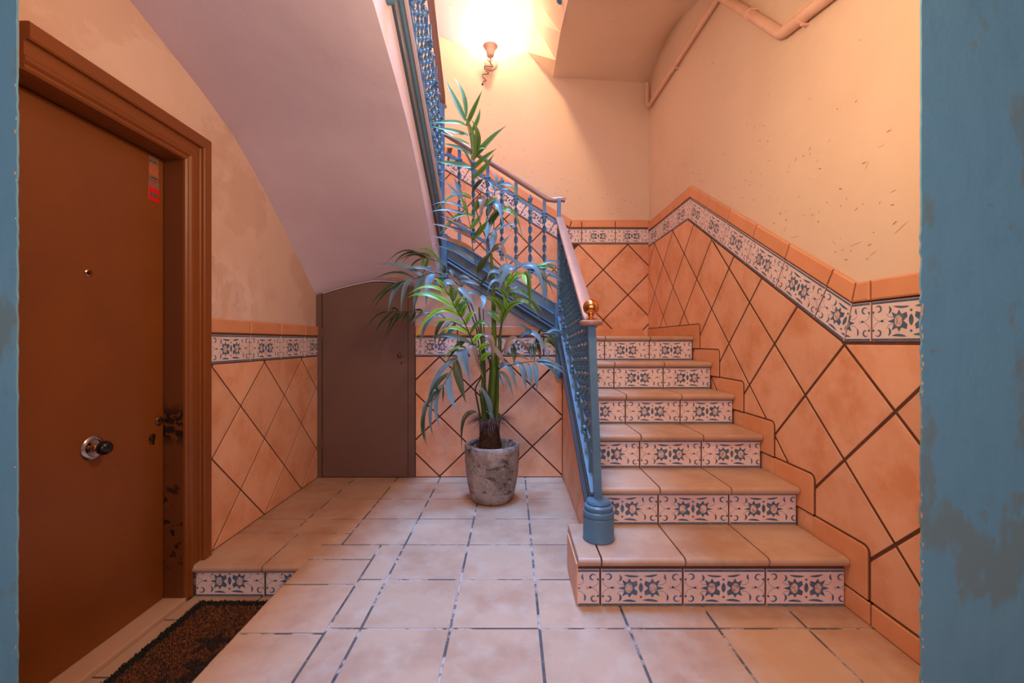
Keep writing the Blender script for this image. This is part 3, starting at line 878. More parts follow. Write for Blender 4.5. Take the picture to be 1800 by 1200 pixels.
# side of the first step and open side of the flight
FS = F_RIGHT(SX)
under_tile(tile(F_RIGHT(0.268), rect(-STEP_D[1]-0.0, -STEP_D[0]-0.002, 0.0, STEP_Z[1]-0.036), M['tile'], stair, name='side_tile', thick=0.008, gap=0.001))
bm = bmesh.new()
prism(bm, [(SX+0.006, STEP_D[1], 0), (SX+0.006, YM, 0), (SX+0.006, YM, 1.05), (SX+0.006, STEP_D[1], 0.235)], (0.02, 0, 0)); under(obj('side_bed', bm, M['grout']), stair)
def clip_side(p, cu, cv):
    for pl in ((1, 0, -STEP_D[1]), (-1, 0, YM), (0, -1, 0), (0.613, 1, -1.06+0.04)):
        p = clip(p, *pl)
        if len(p) < 3: return None
    return p
n0 = len(COL.objects)
before = set(COL.objects)
diag(F_RIGHT(SX+0.006), -3.18, 0.0, 0.2355, range(-3, 6), range(-1, 6), clip_side, M['tile'], stair, name='side_tile', thick=0.007, gap=0.003)
for o in set(COL.objects) - before: under_tile(o)

# ================================================================ railings
def extr(bm, p0, p1, prof, side, mi=0):
    """prof: (sideways, up) polygon swept from p0 to p1; side = sideways unit vector"""
    side = Vector(side); p0, p1 = Vector(p0), Vector(p1)
    pts = [p0 + side*a + Vector((0, 0, b)) for a, b in prof]
    return prism(bm, pts, p1-p0, mi)
TW = 0.45   # height of the twisted part
def baluster_mesh(kind):
    """local origin = crossing with the lower rail; flat bar twisted between the two rails"""
    bm = bmesh.new(); gap = 0.505
    def bar(z0, z1, w=0.026, t=0.010): box(bm, -w/2, w/2, -t/2, t/2, z0, z1)
    n = 30; rings = []
    for k in range(n+1):
        f = k/n; a = f*math.pi*6 + 0.3; z = 0.03 + (gap-0.06)*f
        w, t = 0.0165, 0.0036
        ring = []
        for sx, sy in ((-1,-1),(1,-1),(1,1),(-1,1)):
            x, y = sx*w, sy*t
            ring.append(bm.verts.new((x*math.cos(a)-y*math.sin(a), x*math.sin(a)+y*math.cos(a), z)))
        rings.append(ring)
    for r0, r1 in zip(rings, rings[1:]):
        for i in range(4): bm.faces.new([r0[i], r0[(i+1)%4], r1[(i+1)%4], r1[i]])
    bm.faces.new(rings[0][::-1]); bm.faces.new(rings[-1])
    def knot(z):
        for sx in (-1, 1):
            for sy in (-1, 1):
                for dz in (-0.012, 0.012):
                    bmesh.ops.create_icosphere(bm, subdivisions=1, radius=0.012, matrix=Matrix.Translation((sx*0.013, sy*0.008, z+dz)))
    if kind == 'long':
        bar(-0.135, 0.034); bar(gap-0.034, gap+0.125); knot(gap)
        lathe(bm, [(0.011, 0.02), (0.015, 0.035), (0.011, 0.05)], (0, 0, 0), 8)
    else:
        bar(-0.055, 0.034); bar(gap-0.034, gap+0.02); knot(0.0)
        prof = [(0.010, gap+0.018), (0.014, gap+0.04), (0.019, gap+0.056), (0.016, gap+0.068), (0.006, gap+0.076), (0.003, gap+0.088)]
        lathe(bm, prof, (0, 0, 0), 8)
        box(bm, -0.015, 0.015, -0.010, 0.010, -0.060, -0.040)
    me = bpy.data.meshes.new('baluster')
    bmesh.ops.recalc_face_normals(bm, faces=bm.faces); bm.to_mesh(me); bm.free(); me.materials.append(M['iron'])
    return me
ME_LONG, ME_SHORT = baluster_mesh('long'), baluster_mesh('short')
def railing(root, p0, p1, side, first, spacing=0.111, n=12, rot=0.0, start_long=True, h0_=0.133):
    """p0, p1: ends of the line along the TOP of the stringer; lays rails and balusters"""
    p0, p1 = Vector(p0), Vector(p1)
    H1, H2 = h0_, h0_ + 0.505
    for h in (H1, H2):
        bm = bmesh.new(); extr(bm, p0 + Vector((0,0,h)), p1 + Vector((0,0,h)), [(-0.006, -0.014), (0.006, -0.014), (0.006, 0.014), (-0.006, 0.014)], side)
        under(obj('flat_rail', bm, M['iron']), root)
    hv = Vector((p1.x-p0.x, p1.y-p0.y, 0)); L = hv.length
    for k in range(n):
        f = (first + spacing*k)/L
        if f > 0.985: break
        p = p0.lerp(p1, f) + Vector((0, 0, H1))
        me = ME_LONG if (k % 2 == 0) == start_long else ME_SHORT
        o = bpy.data.objects.new('baluster', me); COL.objects.link(o)
        o.location = p; o.rotation_euler = (0, 0, rot); under(o, root)
def handrail(pts, root, w=0.031, h=0.017, m=None):
    bm = bmesh.new()
    path = [Vector(p) for p in pts]; seg = 12; rings = []
    for i, p in enumerate(path):
        t = (path[min(i+1, len(path)-1)] - path[max(i-1, 0)]).normalized()
        s = t.cross(Vector((0,0,1))).normalized(); u = s.cross(t).normalized()
        ring = []
        for k in range(seg):
            a = 2*math.pi*k/seg; ca, sa = math.cos(a), math.sin(a)
            ring.append(bm.verts.new(p + s*w*math.copysign(abs(ca)**0.7, ca) + u*h*math.copysign(abs(sa)**0.7, sa)))
        rings.append(ring)
    for r0, r1 in zip(rings, rings[1:]):
        for k in range(seg): bm.faces.new([r0[k], r0[(k+1)%seg], r1[(k+1)%seg], r1[k]])
    bm.faces.new(rings[0]); bm.faces.new(rings[-1])
    return under(obj('handrail', bm, m or M['wood_rail'], None, smooth=True), root)
def stringer(root, p0, p1, side, h=0.28, t=0.03):
    """moulded fascia; p0, p1 along its TOP edge, side points to the side seen"""
    s = 1
    bm = bmesh.new(); extr(bm, p0, p1, [(-t, 0), (0.012, 0), (0.012, -0.012), (0.004, -0.018), (0.004, -0.085), (0.010, -0.090), (0.010, -0.098), (-t, -0.098)], side)
    st = under(obj('stringer', bm, M['iron']), root)
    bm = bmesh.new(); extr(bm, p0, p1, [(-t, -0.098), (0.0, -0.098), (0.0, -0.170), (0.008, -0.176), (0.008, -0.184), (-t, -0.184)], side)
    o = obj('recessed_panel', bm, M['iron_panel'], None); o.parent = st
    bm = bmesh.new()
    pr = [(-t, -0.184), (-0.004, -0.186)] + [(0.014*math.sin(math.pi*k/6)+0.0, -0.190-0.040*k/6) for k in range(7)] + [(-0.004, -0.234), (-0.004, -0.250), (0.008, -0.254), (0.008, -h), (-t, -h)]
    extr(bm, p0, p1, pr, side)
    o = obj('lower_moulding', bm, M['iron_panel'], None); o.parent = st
    return st

# --- railing of the lower flight
RX = 0.372
r1 = empty('stair_railing', (RX, 1.916, 0.205))
tag(r1, 'blue iron railing of the lower flight with twisted bars and brass ball on its post', 'railing')
def topline1(d): return 0.613*d - 0.79
y0, y1 = 1.93, 3.40
stringer(r1, (RX-0.004, 2.03, topline1(2.03)), (RX-0.004, y1, topline1(y1)), (-1, 0, 0), h=0.27)
bm = bmesh.new(); extr(bm, (RX, 1.93, topline1(1.93)), (RX, y1, topline1(y1)), [(-0.022, -0.004), (0.024, -0.004), (0.024, 0.006), (-0.022, 0.006)], (1, 0, 0)); under(obj('kick_strip', bm, M['iron']), r1)
railing(r1, (RX, y0, topline1(y0)), (RX, y1, topline1(y1)), (1, 0, 0), 0.10, n=13, rot=0.0, h0_=0.112)
# base collar and post
bm = bmesh.new(); zb = 0.205; c = (0.380, 1.905, zb)
lathe(bm, [(0.0665, 0), (0.0685, 0.006), (0.0670, 0.010), (0.0670, 0.098), (0.0640, 0.101), (0.0625, 0.104), (0.0670, 0.108), (0.0680, 0.116), (0.0655, 0.126), (0.060, 0.129), (0.0585, 0.133), (0.0625, 0.138), (0.0620, 0.148), (0.056, 0.154), (0.050, 0.157), (0.053, 0.162), (0.049, 0.171), (0.030, 0.174)], c, 36)
under(obj('post_base', bm, M['iron'], None, smooth=True), r1)
bm = bmesh.new()
pb, pt = Vector((0.380, 1.915, 0.36)), Vector((0.350, 1.915, 1.150))
prism(bm, [pb + Vector((sx*0.0165, sy*0.0165, 0)) for sx, sy in ((-1,-1),(1,-1),(1,1),(-1,1))], pt-pb)
under(obj('newel_post', bm, M['iron']), r1)
bm = bmesh.new()
lathe(bm, [(0.030, 0), (0.048, 0.003), (0.052, 0.012), (0.050, 0.021), (0.044, 0.025), (0.020, 0.026)], (0.349, 1.915, 1.138), 32)
under(obj('rail_cap', bm, M['wood_rail'], None, smooth=True), r1)
bm = bmesh.new()
prof = [(0.034, 0), (0.036, 0.003), (0.030, 0.006), (0.013, 0.010), (0.011, 0.018), (0.015, 0.022), (0.013, 0.026)]
for k in range(1, 14):
    a = -math.pi/2 + math.pi*k/14*0.97 + 0.1
    prof.append((0.0355*math.cos(a), 0.058 + 0.0355*math.sin(a)))
lathe(bm, [(max(r, 0.001), h) for r, h in prof], (0.349, 1.915, 1.163), 32)
o = under(obj('ball_finial', bm, M['brass'], None, smooth=True), r1); o['label'] = 'polished brass ball on top of the post'
hz = lambda d: topline1(d) + 0.805 - 0.03
handrail([(0.352, 1.93, 1.155), (0.354, 2.0, 1.185)] + [(0.355 + 0.010*(d-2.0), d, 1.185 + (2.02-1.185)*(d-2.0)/1.36) for d in (2.3, 2.6, 2.9, 3.2, 3.36)], r1)
# --- newel between flights one and two
def newel(name, x, y, ztop, zbox, zbox0, zend, label):
    root = empty(name, (x, y, zend)); tag(root, label, 'newel post')
    under(boxobj('post', (x-0.014, x+0.014, y-0.014, y+0.014, zbox, ztop), M['iron'], None, 0.002), root)
    under(boxobj('post_block', (x-0.038, x+0.038, y-0.036, y+0.030, zbox0, zbox), M['iron'], None, 0.004), root)
    bm = bmesh.new(); hgt = zbox0 - zend
    lathe(bm, [(0.004, 0), (0.018, 0.004), (0.029, 0.018), (0.033, 0.036), (0.031, 0.055), (0.028, 0.07), (0.028, hgt-0.03), (0.033, hgt-0.02), (0.033, hgt)], (x, y-0.004, zend), 20)
    under(obj('pendant', bm, M['iron'], None, smooth=True), root)
    return root
newel('newel', 0.366, 3.375, 2.172, 1.372, 1.10, 0.780, 'blue iron newel at the first turn with a pendant end by the dado')
newel('newel', -0.541, 3.385, 2.92, 1.905, 1.56, 1.50, 'blue iron newel at the second turn, left of the sloping stringer')
# --- railing of the second flight
r2 = empty('stair_railing', (0, 3.40, 1.3))
tag(r2, 'blue iron railing of the second flight, behind the top of the palm', 'railing')
YS = 3.398
a = (0.335, YS, fas_top(0.335)); b = (-0.510, YS, fas_top(-0.510))
stringer(r2, (a[0], YS, a[2]), (b[0], YS, b[2]), (0, -1, 0))
# spacing so the bars land at px 957, 932, 907 ... seen from the front
railing(r2, (0.385, YS, fas_top(0.385)), (-0.515, YS, fas_top(-0.515)), (0, 1, 0), 0.385-0.254, n=9, rot=0.0)
hp = lambda x: 2.155 + (0.324 - x)*0.640
handrail([P(994, 352, 3.385), P(990, 350.5, 3.385), P(983, 350.5, 3.39), P(976, 352, 3.40)] + [(x, YS, hp(x)) for x in (0.28, 0.1, -0.1, -0.3, -0.54)], r2, w=0.022, h=0.019)
# --- railing of the third flight
r3 = empty('stair_railing', (-0.545, 3.4, 1.9))
tag(r3, 'blue iron railing of the third flight beside the curved underside, seen edge on', 'railing')
def top3(d): return 4.15 - 0.615*d
X3 = -0.548
q0, q1 = (X3, 3.36, top3(3.36)), (X3, 1.90, top3(1.90))
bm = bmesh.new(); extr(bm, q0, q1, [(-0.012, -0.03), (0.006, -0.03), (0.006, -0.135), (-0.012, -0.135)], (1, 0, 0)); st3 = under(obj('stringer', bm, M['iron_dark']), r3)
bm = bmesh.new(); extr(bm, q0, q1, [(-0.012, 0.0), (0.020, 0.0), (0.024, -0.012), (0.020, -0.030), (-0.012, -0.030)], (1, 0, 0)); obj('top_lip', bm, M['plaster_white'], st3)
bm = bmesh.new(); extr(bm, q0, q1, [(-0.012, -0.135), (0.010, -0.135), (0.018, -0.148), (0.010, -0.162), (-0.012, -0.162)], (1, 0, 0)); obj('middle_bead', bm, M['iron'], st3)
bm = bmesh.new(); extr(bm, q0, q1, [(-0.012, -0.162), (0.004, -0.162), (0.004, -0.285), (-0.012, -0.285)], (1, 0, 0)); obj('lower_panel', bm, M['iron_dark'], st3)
railing(r3, (X3+0.004, 3.40, top3(3.40)), (X3+0.004, 1.92, top3(1.92)), (1, 0, 0), 0.10, n=13, rot=0.0)
handrail([P(781, 186, 3.49), P(780, 187, 3.45), P(778, 184, 3.42), (-0.541, 3.36, 2.975), (-0.538, 3.2, 3.07), (-0.530, 2.826, 3.295), (-0.515, 2.3, 3.62), (-0.51, 1.95, 3.83)], r3, w=0.024, h=0.018)
def pendant_newel(x, y, z0, z1, label):
    bm = bmesh.new()
    lathe(bm, [(0.004, 0), (0.020, 0.005), (0.031, 0.02), (0.034, 0.038), (0.030, 0.056), (0.024, 0.066), (0.030, 0.075), (0.030, z1-z0)], (0, 0, 0), 20)
    o = obj('newel', bm, M['iron'], None, smooth=True); o.location = (x, y, z0); tag(o, label, 'newel post')
pendant_newel(-0.548, 1.93, 2.575, 3.2, 'rounded iron newel end beside the top of the curved underside')
pendant_newel(0.372, 3.33, 3.665, 4.4, 'rounded iron newel end hanging above the landing at the top edge')

# ================================================================ left brown door
door = empty('door_1', (XL, 1.7, -0.14)); tag(door, 'brown armoured entrance door with a round knob in the middle', None, None, 'structure')
LX = -1.626
leaf = under(boxobj('door_leaf', (LX-0.05, LX, 1.356, 2.021, -0.125, 1.915), M['brown_paint'], None, 0.002), door)
def on_leaf(o): # sub-parts of the leaf
    o.parent = leaf; o.location = o.location - door.location - leaf.location; return o
bm = bmesh.new()
box(bm, LX-0.06, XL+0.001, DY1-0.006, DY1+0.001, -0.14, DOOR_TOP)
under(obj('jamb', bm, M['brown_worn']), door)
bm = bmesh.new(); box(bm, LX-0.06, XL+0.001, 1.354, DY1, DOOR_TOP-0.006, DOOR_TOP+0.001)
under(obj('head_jamb', bm, M['brown_paint']), door)
bm = bmesh.new(); box(bm, LX-0.07, LX-0.055, 1.356, DY1+0.02, -0.14, DOOR_TOP); under(obj('backing', bm, M['dark_gap']), door)
# casing profile (distance from the opening, projection from the wall)
CP = [(-0.004, 0.0), (-0.004, 0.010), (0.004, 0.016), (0.012, 0.016), (0.018, 0.010), (0.026, 0.018), (0.036, 0.020), (0.044, 0.014), (0.054, 0.014), (0.084, 0.014), (0.090, 0.018), (0.090, 0.030), (0.096, 0.034), (0.140, 0.034), (0.146, 0.030), (0.146, 0.0)]
def casing_piece(name, rings, m):
    bm = bmesh.new(); vs_ = [[bm.verts.new(p) for p in r] for r in rings]
    n = len(vs_[0])
    for a, b in zip(vs_, vs_[1:]):
        for k in range(n): bm.faces.new([a[k], a[(k+1)%n], b[(k+1)%n], b[k]])
    bm.faces.new(vs_[0]); bm.faces.new(vs_[-1])
    return under(obj(name, bm, m, None, smooth=False), door)
casing_piece('casing', [[(XL+p, DY1+o_, -0.14) for o_, p in CP], [(XL+p, DY1+o_, DOOR_TOP+o_) for o_, p in CP]], M['brown_paint'])
casing_piece('casing', [[(XL+p, 1.353, DOOR_TOP+o_) for o_, p in CP], [(XL+p, DY1+o_, DOOR_TOP+o_) for o_, p in CP]], M['brown_paint'])
under(boxobj('sill', (LX-0.02, XL+0.012, 1.356, DY1+0.004, -0.16, -0.128), M['stone'], None, 0.003), door)
# knob
kc = Vector((LX, 1.679, 0.658))
bm = bmesh.new()
lathe(bm, [(0.046, 0), (0.047, 0.004), (0.042, 0.009), (0.034, 0.010), (0.030, 0.006), (0.018, 0.007)], kc, 32, 'X')
rose = on_leaf(obj('rosette', bm, M['chrome'], None, smooth=True))
bm = bmesh.new()
lathe(bm, [(0.016, 0.004), (0.013, 0.012), (0.011, 0.026), (0.013, 0.030)], kc, 24, 'X')
on_leaf(obj('knob_neck', bm, M['brass'], None, smooth=True))
bm = bmesh.new()
lathe(bm, [(0.010, 0.027), (0.018, 0.029), (0.025, 0.036), (0.0275, 0.046), (0.026, 0.056), (0.020, 0.064), (0.010, 0.068), (0.001, 0.069)], kc, 28, 'X')
o = on_leaf(obj('door_knob', bm, M['black'], None, smooth=True)); o['label'] = 'black round knob'
bm = bmesh.new()
lathe(bm, [(0.0145, 0), (0.0145, 0.003), (0.011, 0.005), (0.010, 0.003), (0.006, 0.0025)], (LX, 1.663, 1.333), 24, 'X')
on_leaf(obj('peephole_ring', bm, M['brass'], None, smooth=True))
bm = bmesh.new(); lathe(bm, [(0.0075, 0.002), (0.006, 0.006), (0.001, 0.0075)], (LX, 1.663, 1.333), 20, 'X')
on_leaf(obj('peephole_lens', bm, M['black'], None, smooth=True))
# lock cylinder and old keyhole scar
bm = bmesh.new(); lathe(bm, [(0.020, 0), (0.021, 0.004), (0.017, 0.008), (0.009, 0.009), (0.008, 0.006), (0.001, 0.006)], (LX, 1.995, 0.705), 24, 'X')
on_leaf(obj('lock_cylinder', bm, M['old_brass'], None, smooth=True))
bm = bmesh.new()
rn = random.Random(5)
pts = [(LX+0.0005, 1.957 + 0.020*math.cos(a)*rn.uniform(0.7, 1.2), 0.628 + 0.026*math.sin(a)*rn.uniform(0.7, 1.15)) for a in [k*math.pi/7 for k in range(14)]]
prism(bm, pts, (0.0008, 0, 0)); on_leaf(obj('bare_metal_scar', bm, M['old_brass']))
bm = bmesh.new(); box(bm, LX, LX+0.003, 1.962, 1.967, 0.602, 0.650); on_leaf(obj('keyhole', bm, M['black']))
# stickers
def sheet(name, y0, y1, z0, z1, n, m, skew=0.0):
    bm = bmesh.new(); prism(bm, [(LX+0.0004*n, y0, z0), (LX+0.0004*n, y1, z0+skew), (LX+0.0004*n, y1, z1+skew), (LX+0.0004*n, y0, z1)], (0.0004, 0, 0))
    return on_leaf(obj(name, bm, m))
yA, yB_ = 1.940, 1.994
zt = 1.905; zs = 1.790
sheet('sticker', yA, yB_, 1.800, zt, 1, M['silver'])
bm = bmesh.new()
rn = random.Random(2)
def glyphs(bm, y0, y1, z, h, mi, n, seed):
    r = random.Random(seed); w = (y1-y0)/n
    for k in range(n):
        if r.random() < 0.1: continue
        box(bm, LX+0.0009, LX+0.0012, y0+w*k, y0+w*(k+r.uniform(0.5, 0.8)), z-h/2*r.uniform(0.7, 1), z+h/2*r.uniform(0.7, 1), mi)
glyphs(bm, yA+0.005, yB_-0.005, 1.884, 0.007, 0, 10, 1)
box(bm, LX+0.0007, LX+0.0009, yA+0.002, yB_-0.003, 1.823, 1.870, 2)
for z, sd in ((1.861, 2), (1.847, 3), (1.833, 4)): glyphs(bm, yA+0.006, yB_-0.006, z, 0.006, 1, 12, sd)
glyphs(bm, yA+0.006, yB_-0.006, 1.811, 0.006, 0, 11, 6)
on_leaf(obj('lettering', bm, [M['ink'], M['silver'], M['orange']]))
sheet('sticker', yA-0.003, yB_+0.002, 1.706, 1.797, 1, M['silver'])
sheet('sticker_field', yA, yB_+0.002, 1.706, 1.765, 2, M['red'])
bm = bmesh.new()
def disc(bm, y, z, r, mi, n=8): prism(bm, [(LX+0.0012, y+r*math.cos(2*math.pi*k/n), z+r*math.sin(2*math.pi*k/n)) for k in range(n)], (0.0004, 0, 0), mi)
disc(bm, 1.968, 1.787, 0.0055, 0)
for y, z, r in ((1.955, 1.778, 0.003), (1.972, 1.776, 0.003), (1.983, 1.774, 0.003)): disc(bm, y, z, r, 0, 6)
for k in range(3): box(bm, LX+0.0012, LX+0.0016, 1.949+0.0145*k, 1.9595+0.0145*k, 1.722, 1.744, 1)
glyphs(bm, 1.952, 1.980, 1.758, 0.003, 2, 7, 9)
on_leaf(obj('symbols', bm, [M['red'], M['slate'], M['orange']]))

# ================================================================ closet door
cl = empty('door_2', (-1.15, YM, 0)); tag(cl, 'low brown closet door with a shallow arched top under the stairs', None, None, 'structure')
def arch_piece(name, x0, x1, z0, drop, y0, y1, m):
    bm = bmesh.new(); n = max(2, int((x1-x0)/0.03)); pts = [(x0, z0), (x1, z0)]
    for k in range(n+1):
        x = x1 + (x0-x1)*k/n; pts.append((x, smooth_tab(DZ, x, 0.04) - drop))
    prism(bm, [(x, y0, z) for x, z in pts], (0, y1-y0, 0))
    return under(obj(name, bm, m), cl)
arch_piece('backing', XL, -0.766, 0.0, 0.004, YM-0.006, YM+0.0, M['dark_gap'])
arch_piece('frame', XL+0.001, -1.493, 0.0, 0.002, YM-0.026, YM-0.006, M['closet_paint'])
arch_piece('frame', -0.815, -0.764, 0.0, 0.002, YM-0.022, YM-0.006, M['closet_paint'])
cleaf = arch_piece('door_leaf', -1.488, -0.8185, 0.008, 0.012, YM-0.022, YM-0.007, M['closet_paint'])
def on_cleaf(o): o.parent = cleaf; o.location = o.location - cl.location - cleaf.location; return o
bm = bmesh.new(); kx, kz = -0.877, 0.963
lathe(bm, [(0.020, 0), (0.020, -0.003), (0.012, -0.006), (0.009, -0.014), (0.015, -0.020), (0.017, -0.027), (0.012, -0.034), (0.001, -0.036)], (kx, YM-0.022, kz), 24, 'Y')
on_cleaf(obj('knob', bm, M['old_brass'], None, smooth=True))
bm = bmesh.new(); box(bm, -0.872, -0.857, YM-0.0235, YM-0.022, 0.900, 0.906); box(bm, -0.872, -0.867, YM-0.0235, YM-0.022, 0.893, 0.906)
on_cleaf(obj('keyhole', bm, M['black']))
for z in (1.135, 0.275):
    bm = bmesh.new(); lathe(bm, [(0.006, 0), (0.006, 0.075)], (-1.490, YM-0.026, z-0.037), 10, 'Z'); under(obj('hinge', bm, M['closet_paint'], None, smooth=True), cl)

# ================================================================ doormat
dm = empty('doormat', (-1.235, 1.5, -0.147)); tag(dm, 'brown coir doormat with a black border in the sunken strip', 'doormat')
mx0, mx1, my0, my1 = -1.452, -1.030, 1.10, 2.020
under(boxobj('backing', (mx0, mx1, my0, my1, -0.1472, -0.140), M['mat_black'], None), dm)
rn = random.Random(11); V, Fc, MI = [], [], []
for _ in range(15000):
    x = rn.uniform(mx0-0.002, mx1+0.002); y = rn.uniform(max(my0, 1.22), my1+0.002)
    e = min(x-mx0, mx1-x, my1-y)
    mi = 1 if e < 0.040 + rn.uniform(-0.003, 0.003) else 0
    if mi == 0:
        for bx, by, br in ((-1.20, 1.735, 0.055), (-1.13, 1.60, 0.075), (-1.24, 1.50, 0.06), (-1.08, 1.72, 0.045), (-1.17, 1.38, 0.07)):
            if math.hypot(x-bx, (y-by)*1.2) < br*(1 + 0.35*math.sin(5*math.atan2(y-by, x-bx))): mi = 2
    h = rn.uniform(0.005, 0.009); w = 0.0022; a = rn.uniform(0, 6.28)
    lx, ly = rn.uniform(-0.004, 0.004), rn.uniform(-0.004, 0.004); i = len(V)
    ca, sa = math.cos(a)*w, math.sin(a)*w
    V += [(x-ca, y-sa, -0.141), (x+ca, y+sa, -0.141), (x+lx+ca*0.6, y+ly+sa*0.6, -0.141+h), (x+lx-ca*0.6, y+ly-sa*0.6, -0.141+h)]
    Fc.append((i, i+1, i+2, i+3)); MI.append(mi)
me = bpy.data.meshes.new('pile'); me.from_pydata(V, [], Fc)
o = link('pile', me, [M['mat_brown'], M['mat_black'], M['mat_print']])
me.polygons.foreach_set('material_index', MI)
under(o, dm); o['kind'] = 'stuff'

# ================================================================ pipes
def pipe(pts, r, label, collars=()):
    bm = bmesh.new(); tube(bm, pts, r, 14)
    o = obj('wall_pipe', bm, M['pipe'], None, smooth=True); tag(o, label, 'pipe')
    for c, dr in collars:
        c = Vector(c); dr = Vector(dr).normalized()
        b2 = bmesh.new(); tube(b2, [c - dr*0.006, c + dr*0.006], r+0.004, 14)
        p_ = obj('pipe_clip', b2, M['pipe'], o, smooth=True)
        side = Vector((0, 0, 1)) if abs(dr.z) < 0.5 else Vector((0, 1, 0))
        for s_ in (-1, 1):
            b3 = bmesh.new(); q = c + side*s_*(r+0.008); box(b3, q.x-0.006, XR, q.y-0.005, q.y+0.005, q.z-0.005, q.z+0.005)
            obj('clip_lug', b3, M['pipe'], p_)
    return o
xp = XR - 0.030
pipe([P(1137.5, 146, 4.27), P(1137.5, 180, 4.27), P(1138.5, 187, 4.255), P(1142, 184, xp*FPX/242)] + [P(px, 184-(px-1142)*184/118, xp*FPX/(px-900)) for px in (1150, 1165, 1187, 1210, 1235, 1260, 1290)], 0.0185, 'thin peach painted pipe running from the landing corner along the right wall', [(P(1187, 184-45*184/118, xp*FPX/287), (0, 1, 0.05))])
pipe([P(1160+18, -62, xp*FPX/278), P(1310, 20, xp*FPX/410), P(1362, 53, xp*FPX/462), P(1371, 58.5, xp*FPX/471), P(1378, 56, xp*FPX/478), P(1450, -2, xp*FPX/550), P(1540, -75, xp*FPX/640)], 0.027, 'thick peach painted pipe with an elbow high on the right wall', [(P(1318, 25, xp*FPX/418), P(1362, 53, xp*FPX/462) - P(1310, 20, xp*FPX/410)), (P(1410, 30, xp*FPX/510), (0, 1, 0))])

# ================================================================ wall lamp
lc = P(863, 113, YB)
lamp = empty('wall_lamp', lc); tag(lamp, 'lit wall lamp with upturned cup, high on the far wall', 'lamp')
bm = bmesh.new(); lathe(bm, [(0.066, 0), (0.068, -0.008), (0.062, -0.016), (0.044, -0.021), (0.030, -0.026), (0.010, -0.028)], lc, 32, 'Y')
under(obj('back_plate', bm, M['lamp_metal'], None, smooth=True), lamp)
sp = P(862, 98, 4.10)
bm = bmesh.new(); tube(bm, smooth_path([lc + Vector((0, -0.02, 0)), lc + Vector((0, -0.12, -0.005)), sp + Vector((0, 0.03, -0.05)), sp], 5), 0.008, 8)
under(obj('arm', bm, M['lamp_metal'], None, smooth=True), lamp)
bm = bmesh.new(); lathe(bm, [(0.024, -0.010), (0.034, 0.0), (0.038, 0.03), (0.045, 0.055), (0.068, 0.085), (0.071, 0.090), (0.062, 0.088)], sp, 28, 'Z')
under(obj('cup', bm, M['lamp_metal'], None, smooth=True), lamp)
bm = bmesh.new(); n_ = 28
rings = [[bm.verts.new(sp + Vector((r*math.cos(2*math.pi*k/n_), r*math.sin(2*math.pi*k/n_), h))) for k in range(n_)] for r, h in ((0.060, 0.088), (0.085, 0.115), (0.102, 0.150), (0.112, 0.180), (0.110, 0.181), (0.099, 0.151), (0.082, 0.117), (0.058, 0.091))]
for a, b in zip(rings, rings[1:]):
    for k in range(n_): bm.faces.new([a[k], a[(k+1)%n_], b[(k+1)%n_], b[k]])
under(obj('shade', bm, M['shade'], None, smooth=True), lamp)
bm = bmesh.new(); bmesh.ops.create_uvsphere(bm, u_segments=20, v_segments=12, radius=0.036, matrix=Matrix.Translation(sp + Vector((0, 0, 0.13))))
under(obj('bulb', bm, M['bulb'], None, smooth=True), lamp)
bm = bmesh.new()
cab = [P(857, 104, 4.12), P(862, 111, 4.24), P(866, 117, 4.27), P(853, 116, 4.28), P(852, 122, 4.29), P(859, 129, 4.30), P(849, 131, 4.30), P(849, 136, 4.30), P(855, 141.5, 4.30), P(850, 143, 4.305), P(848, 148, 4.312)]
tube(bm, smooth_path(cab, 5), 0.0035, 6); under(obj('cable', bm, M['fibre'], None, smooth=True), lamp)
bm = bmesh.new(); lathe(bm, [(0.010, 0), (0.009, -0.004), (0.002, -0.006)], P(848, 148.5, YB), 12, 'Y'); under(obj('cable_hole', bm, M['black'], None), lamp)
# ================================================================ potted palm
D0 = 2.94
pot_c = Vector(((865-900)*D0/FPX, D0, 0.0))
palm = empty('potted_palm', pot_c); tag(palm, 'tall palm in a weathered grey concrete pot in front of the tiled wall', 'plant')
bm = bmesh.new()
prof = [(0.02, 0.0), (0.118, 0.0), (0.135, 0.010), (0.150, 0.050), (0.166, 0.120), (0.177, 0.200), (0.183, 0.280), (0.185, 0.345), (0.185, 0.372), (0.181, 0.379), (0.165, 0.380), (0.160, 0.374), (0.158, 0.335), (0.02, 0.330)]
lathe(bm, prof, pot_c, 48)
under(obj('pot', bm, M['concrete'], None, smooth=True), palm)
bm = bmesh.new(); lathe(bm, [(0.02, 0.336), (0.157, 0.336), (0.157, 0.345), (0.02, 0.348)], pot_c, 32); under(obj('soil', bm, M['bark'], None), palm)
rn = random.Random(4); bm = bmesh.new()
for _ in range(330):
    a = rn.uniform(0, 6.28); r = math.sqrt(rn.uniform(0.10, 1))*0.148
    mt = Matrix.Translation(pot_c + Vector((r*math.cos(a), r*math.sin(a), 0.350))) @ Matrix.Rotation(rn.uniform(0, 3), 4, 'X') @ Matrix.Diagonal((1, 0.8, 0.6, 1))
    bmesh.ops.create_icosphere(bm, subdivisions=1, radius=rn.uniform(0.005, 0.010), matrix=mt)
o = under(obj('gravel', bm, M['gravel']), palm); o['kind'] = 'stuff'
tc = Vector(((861-900)*D0/FPX, D0, 0.34))
bm = bmesh.new()
pr = [(0.080, 0), (0.081, 0.03), (0.072, 0.07), (0.068, 0.12), (0.069, 0.17), (0.074, 0.20), (0.080, 0.212), (0.070, 0.215), (0.058, 0.200), (0.02, 0.19)]
lathe(bm, pr, tc, 32)
for v in bm.verts:
    q = noise.noise(v.co*18); v.co.x += q*0.008; v.co.y += q*0.006
under(obj('trunk', bm, M['bark'], None, smooth=True), palm)
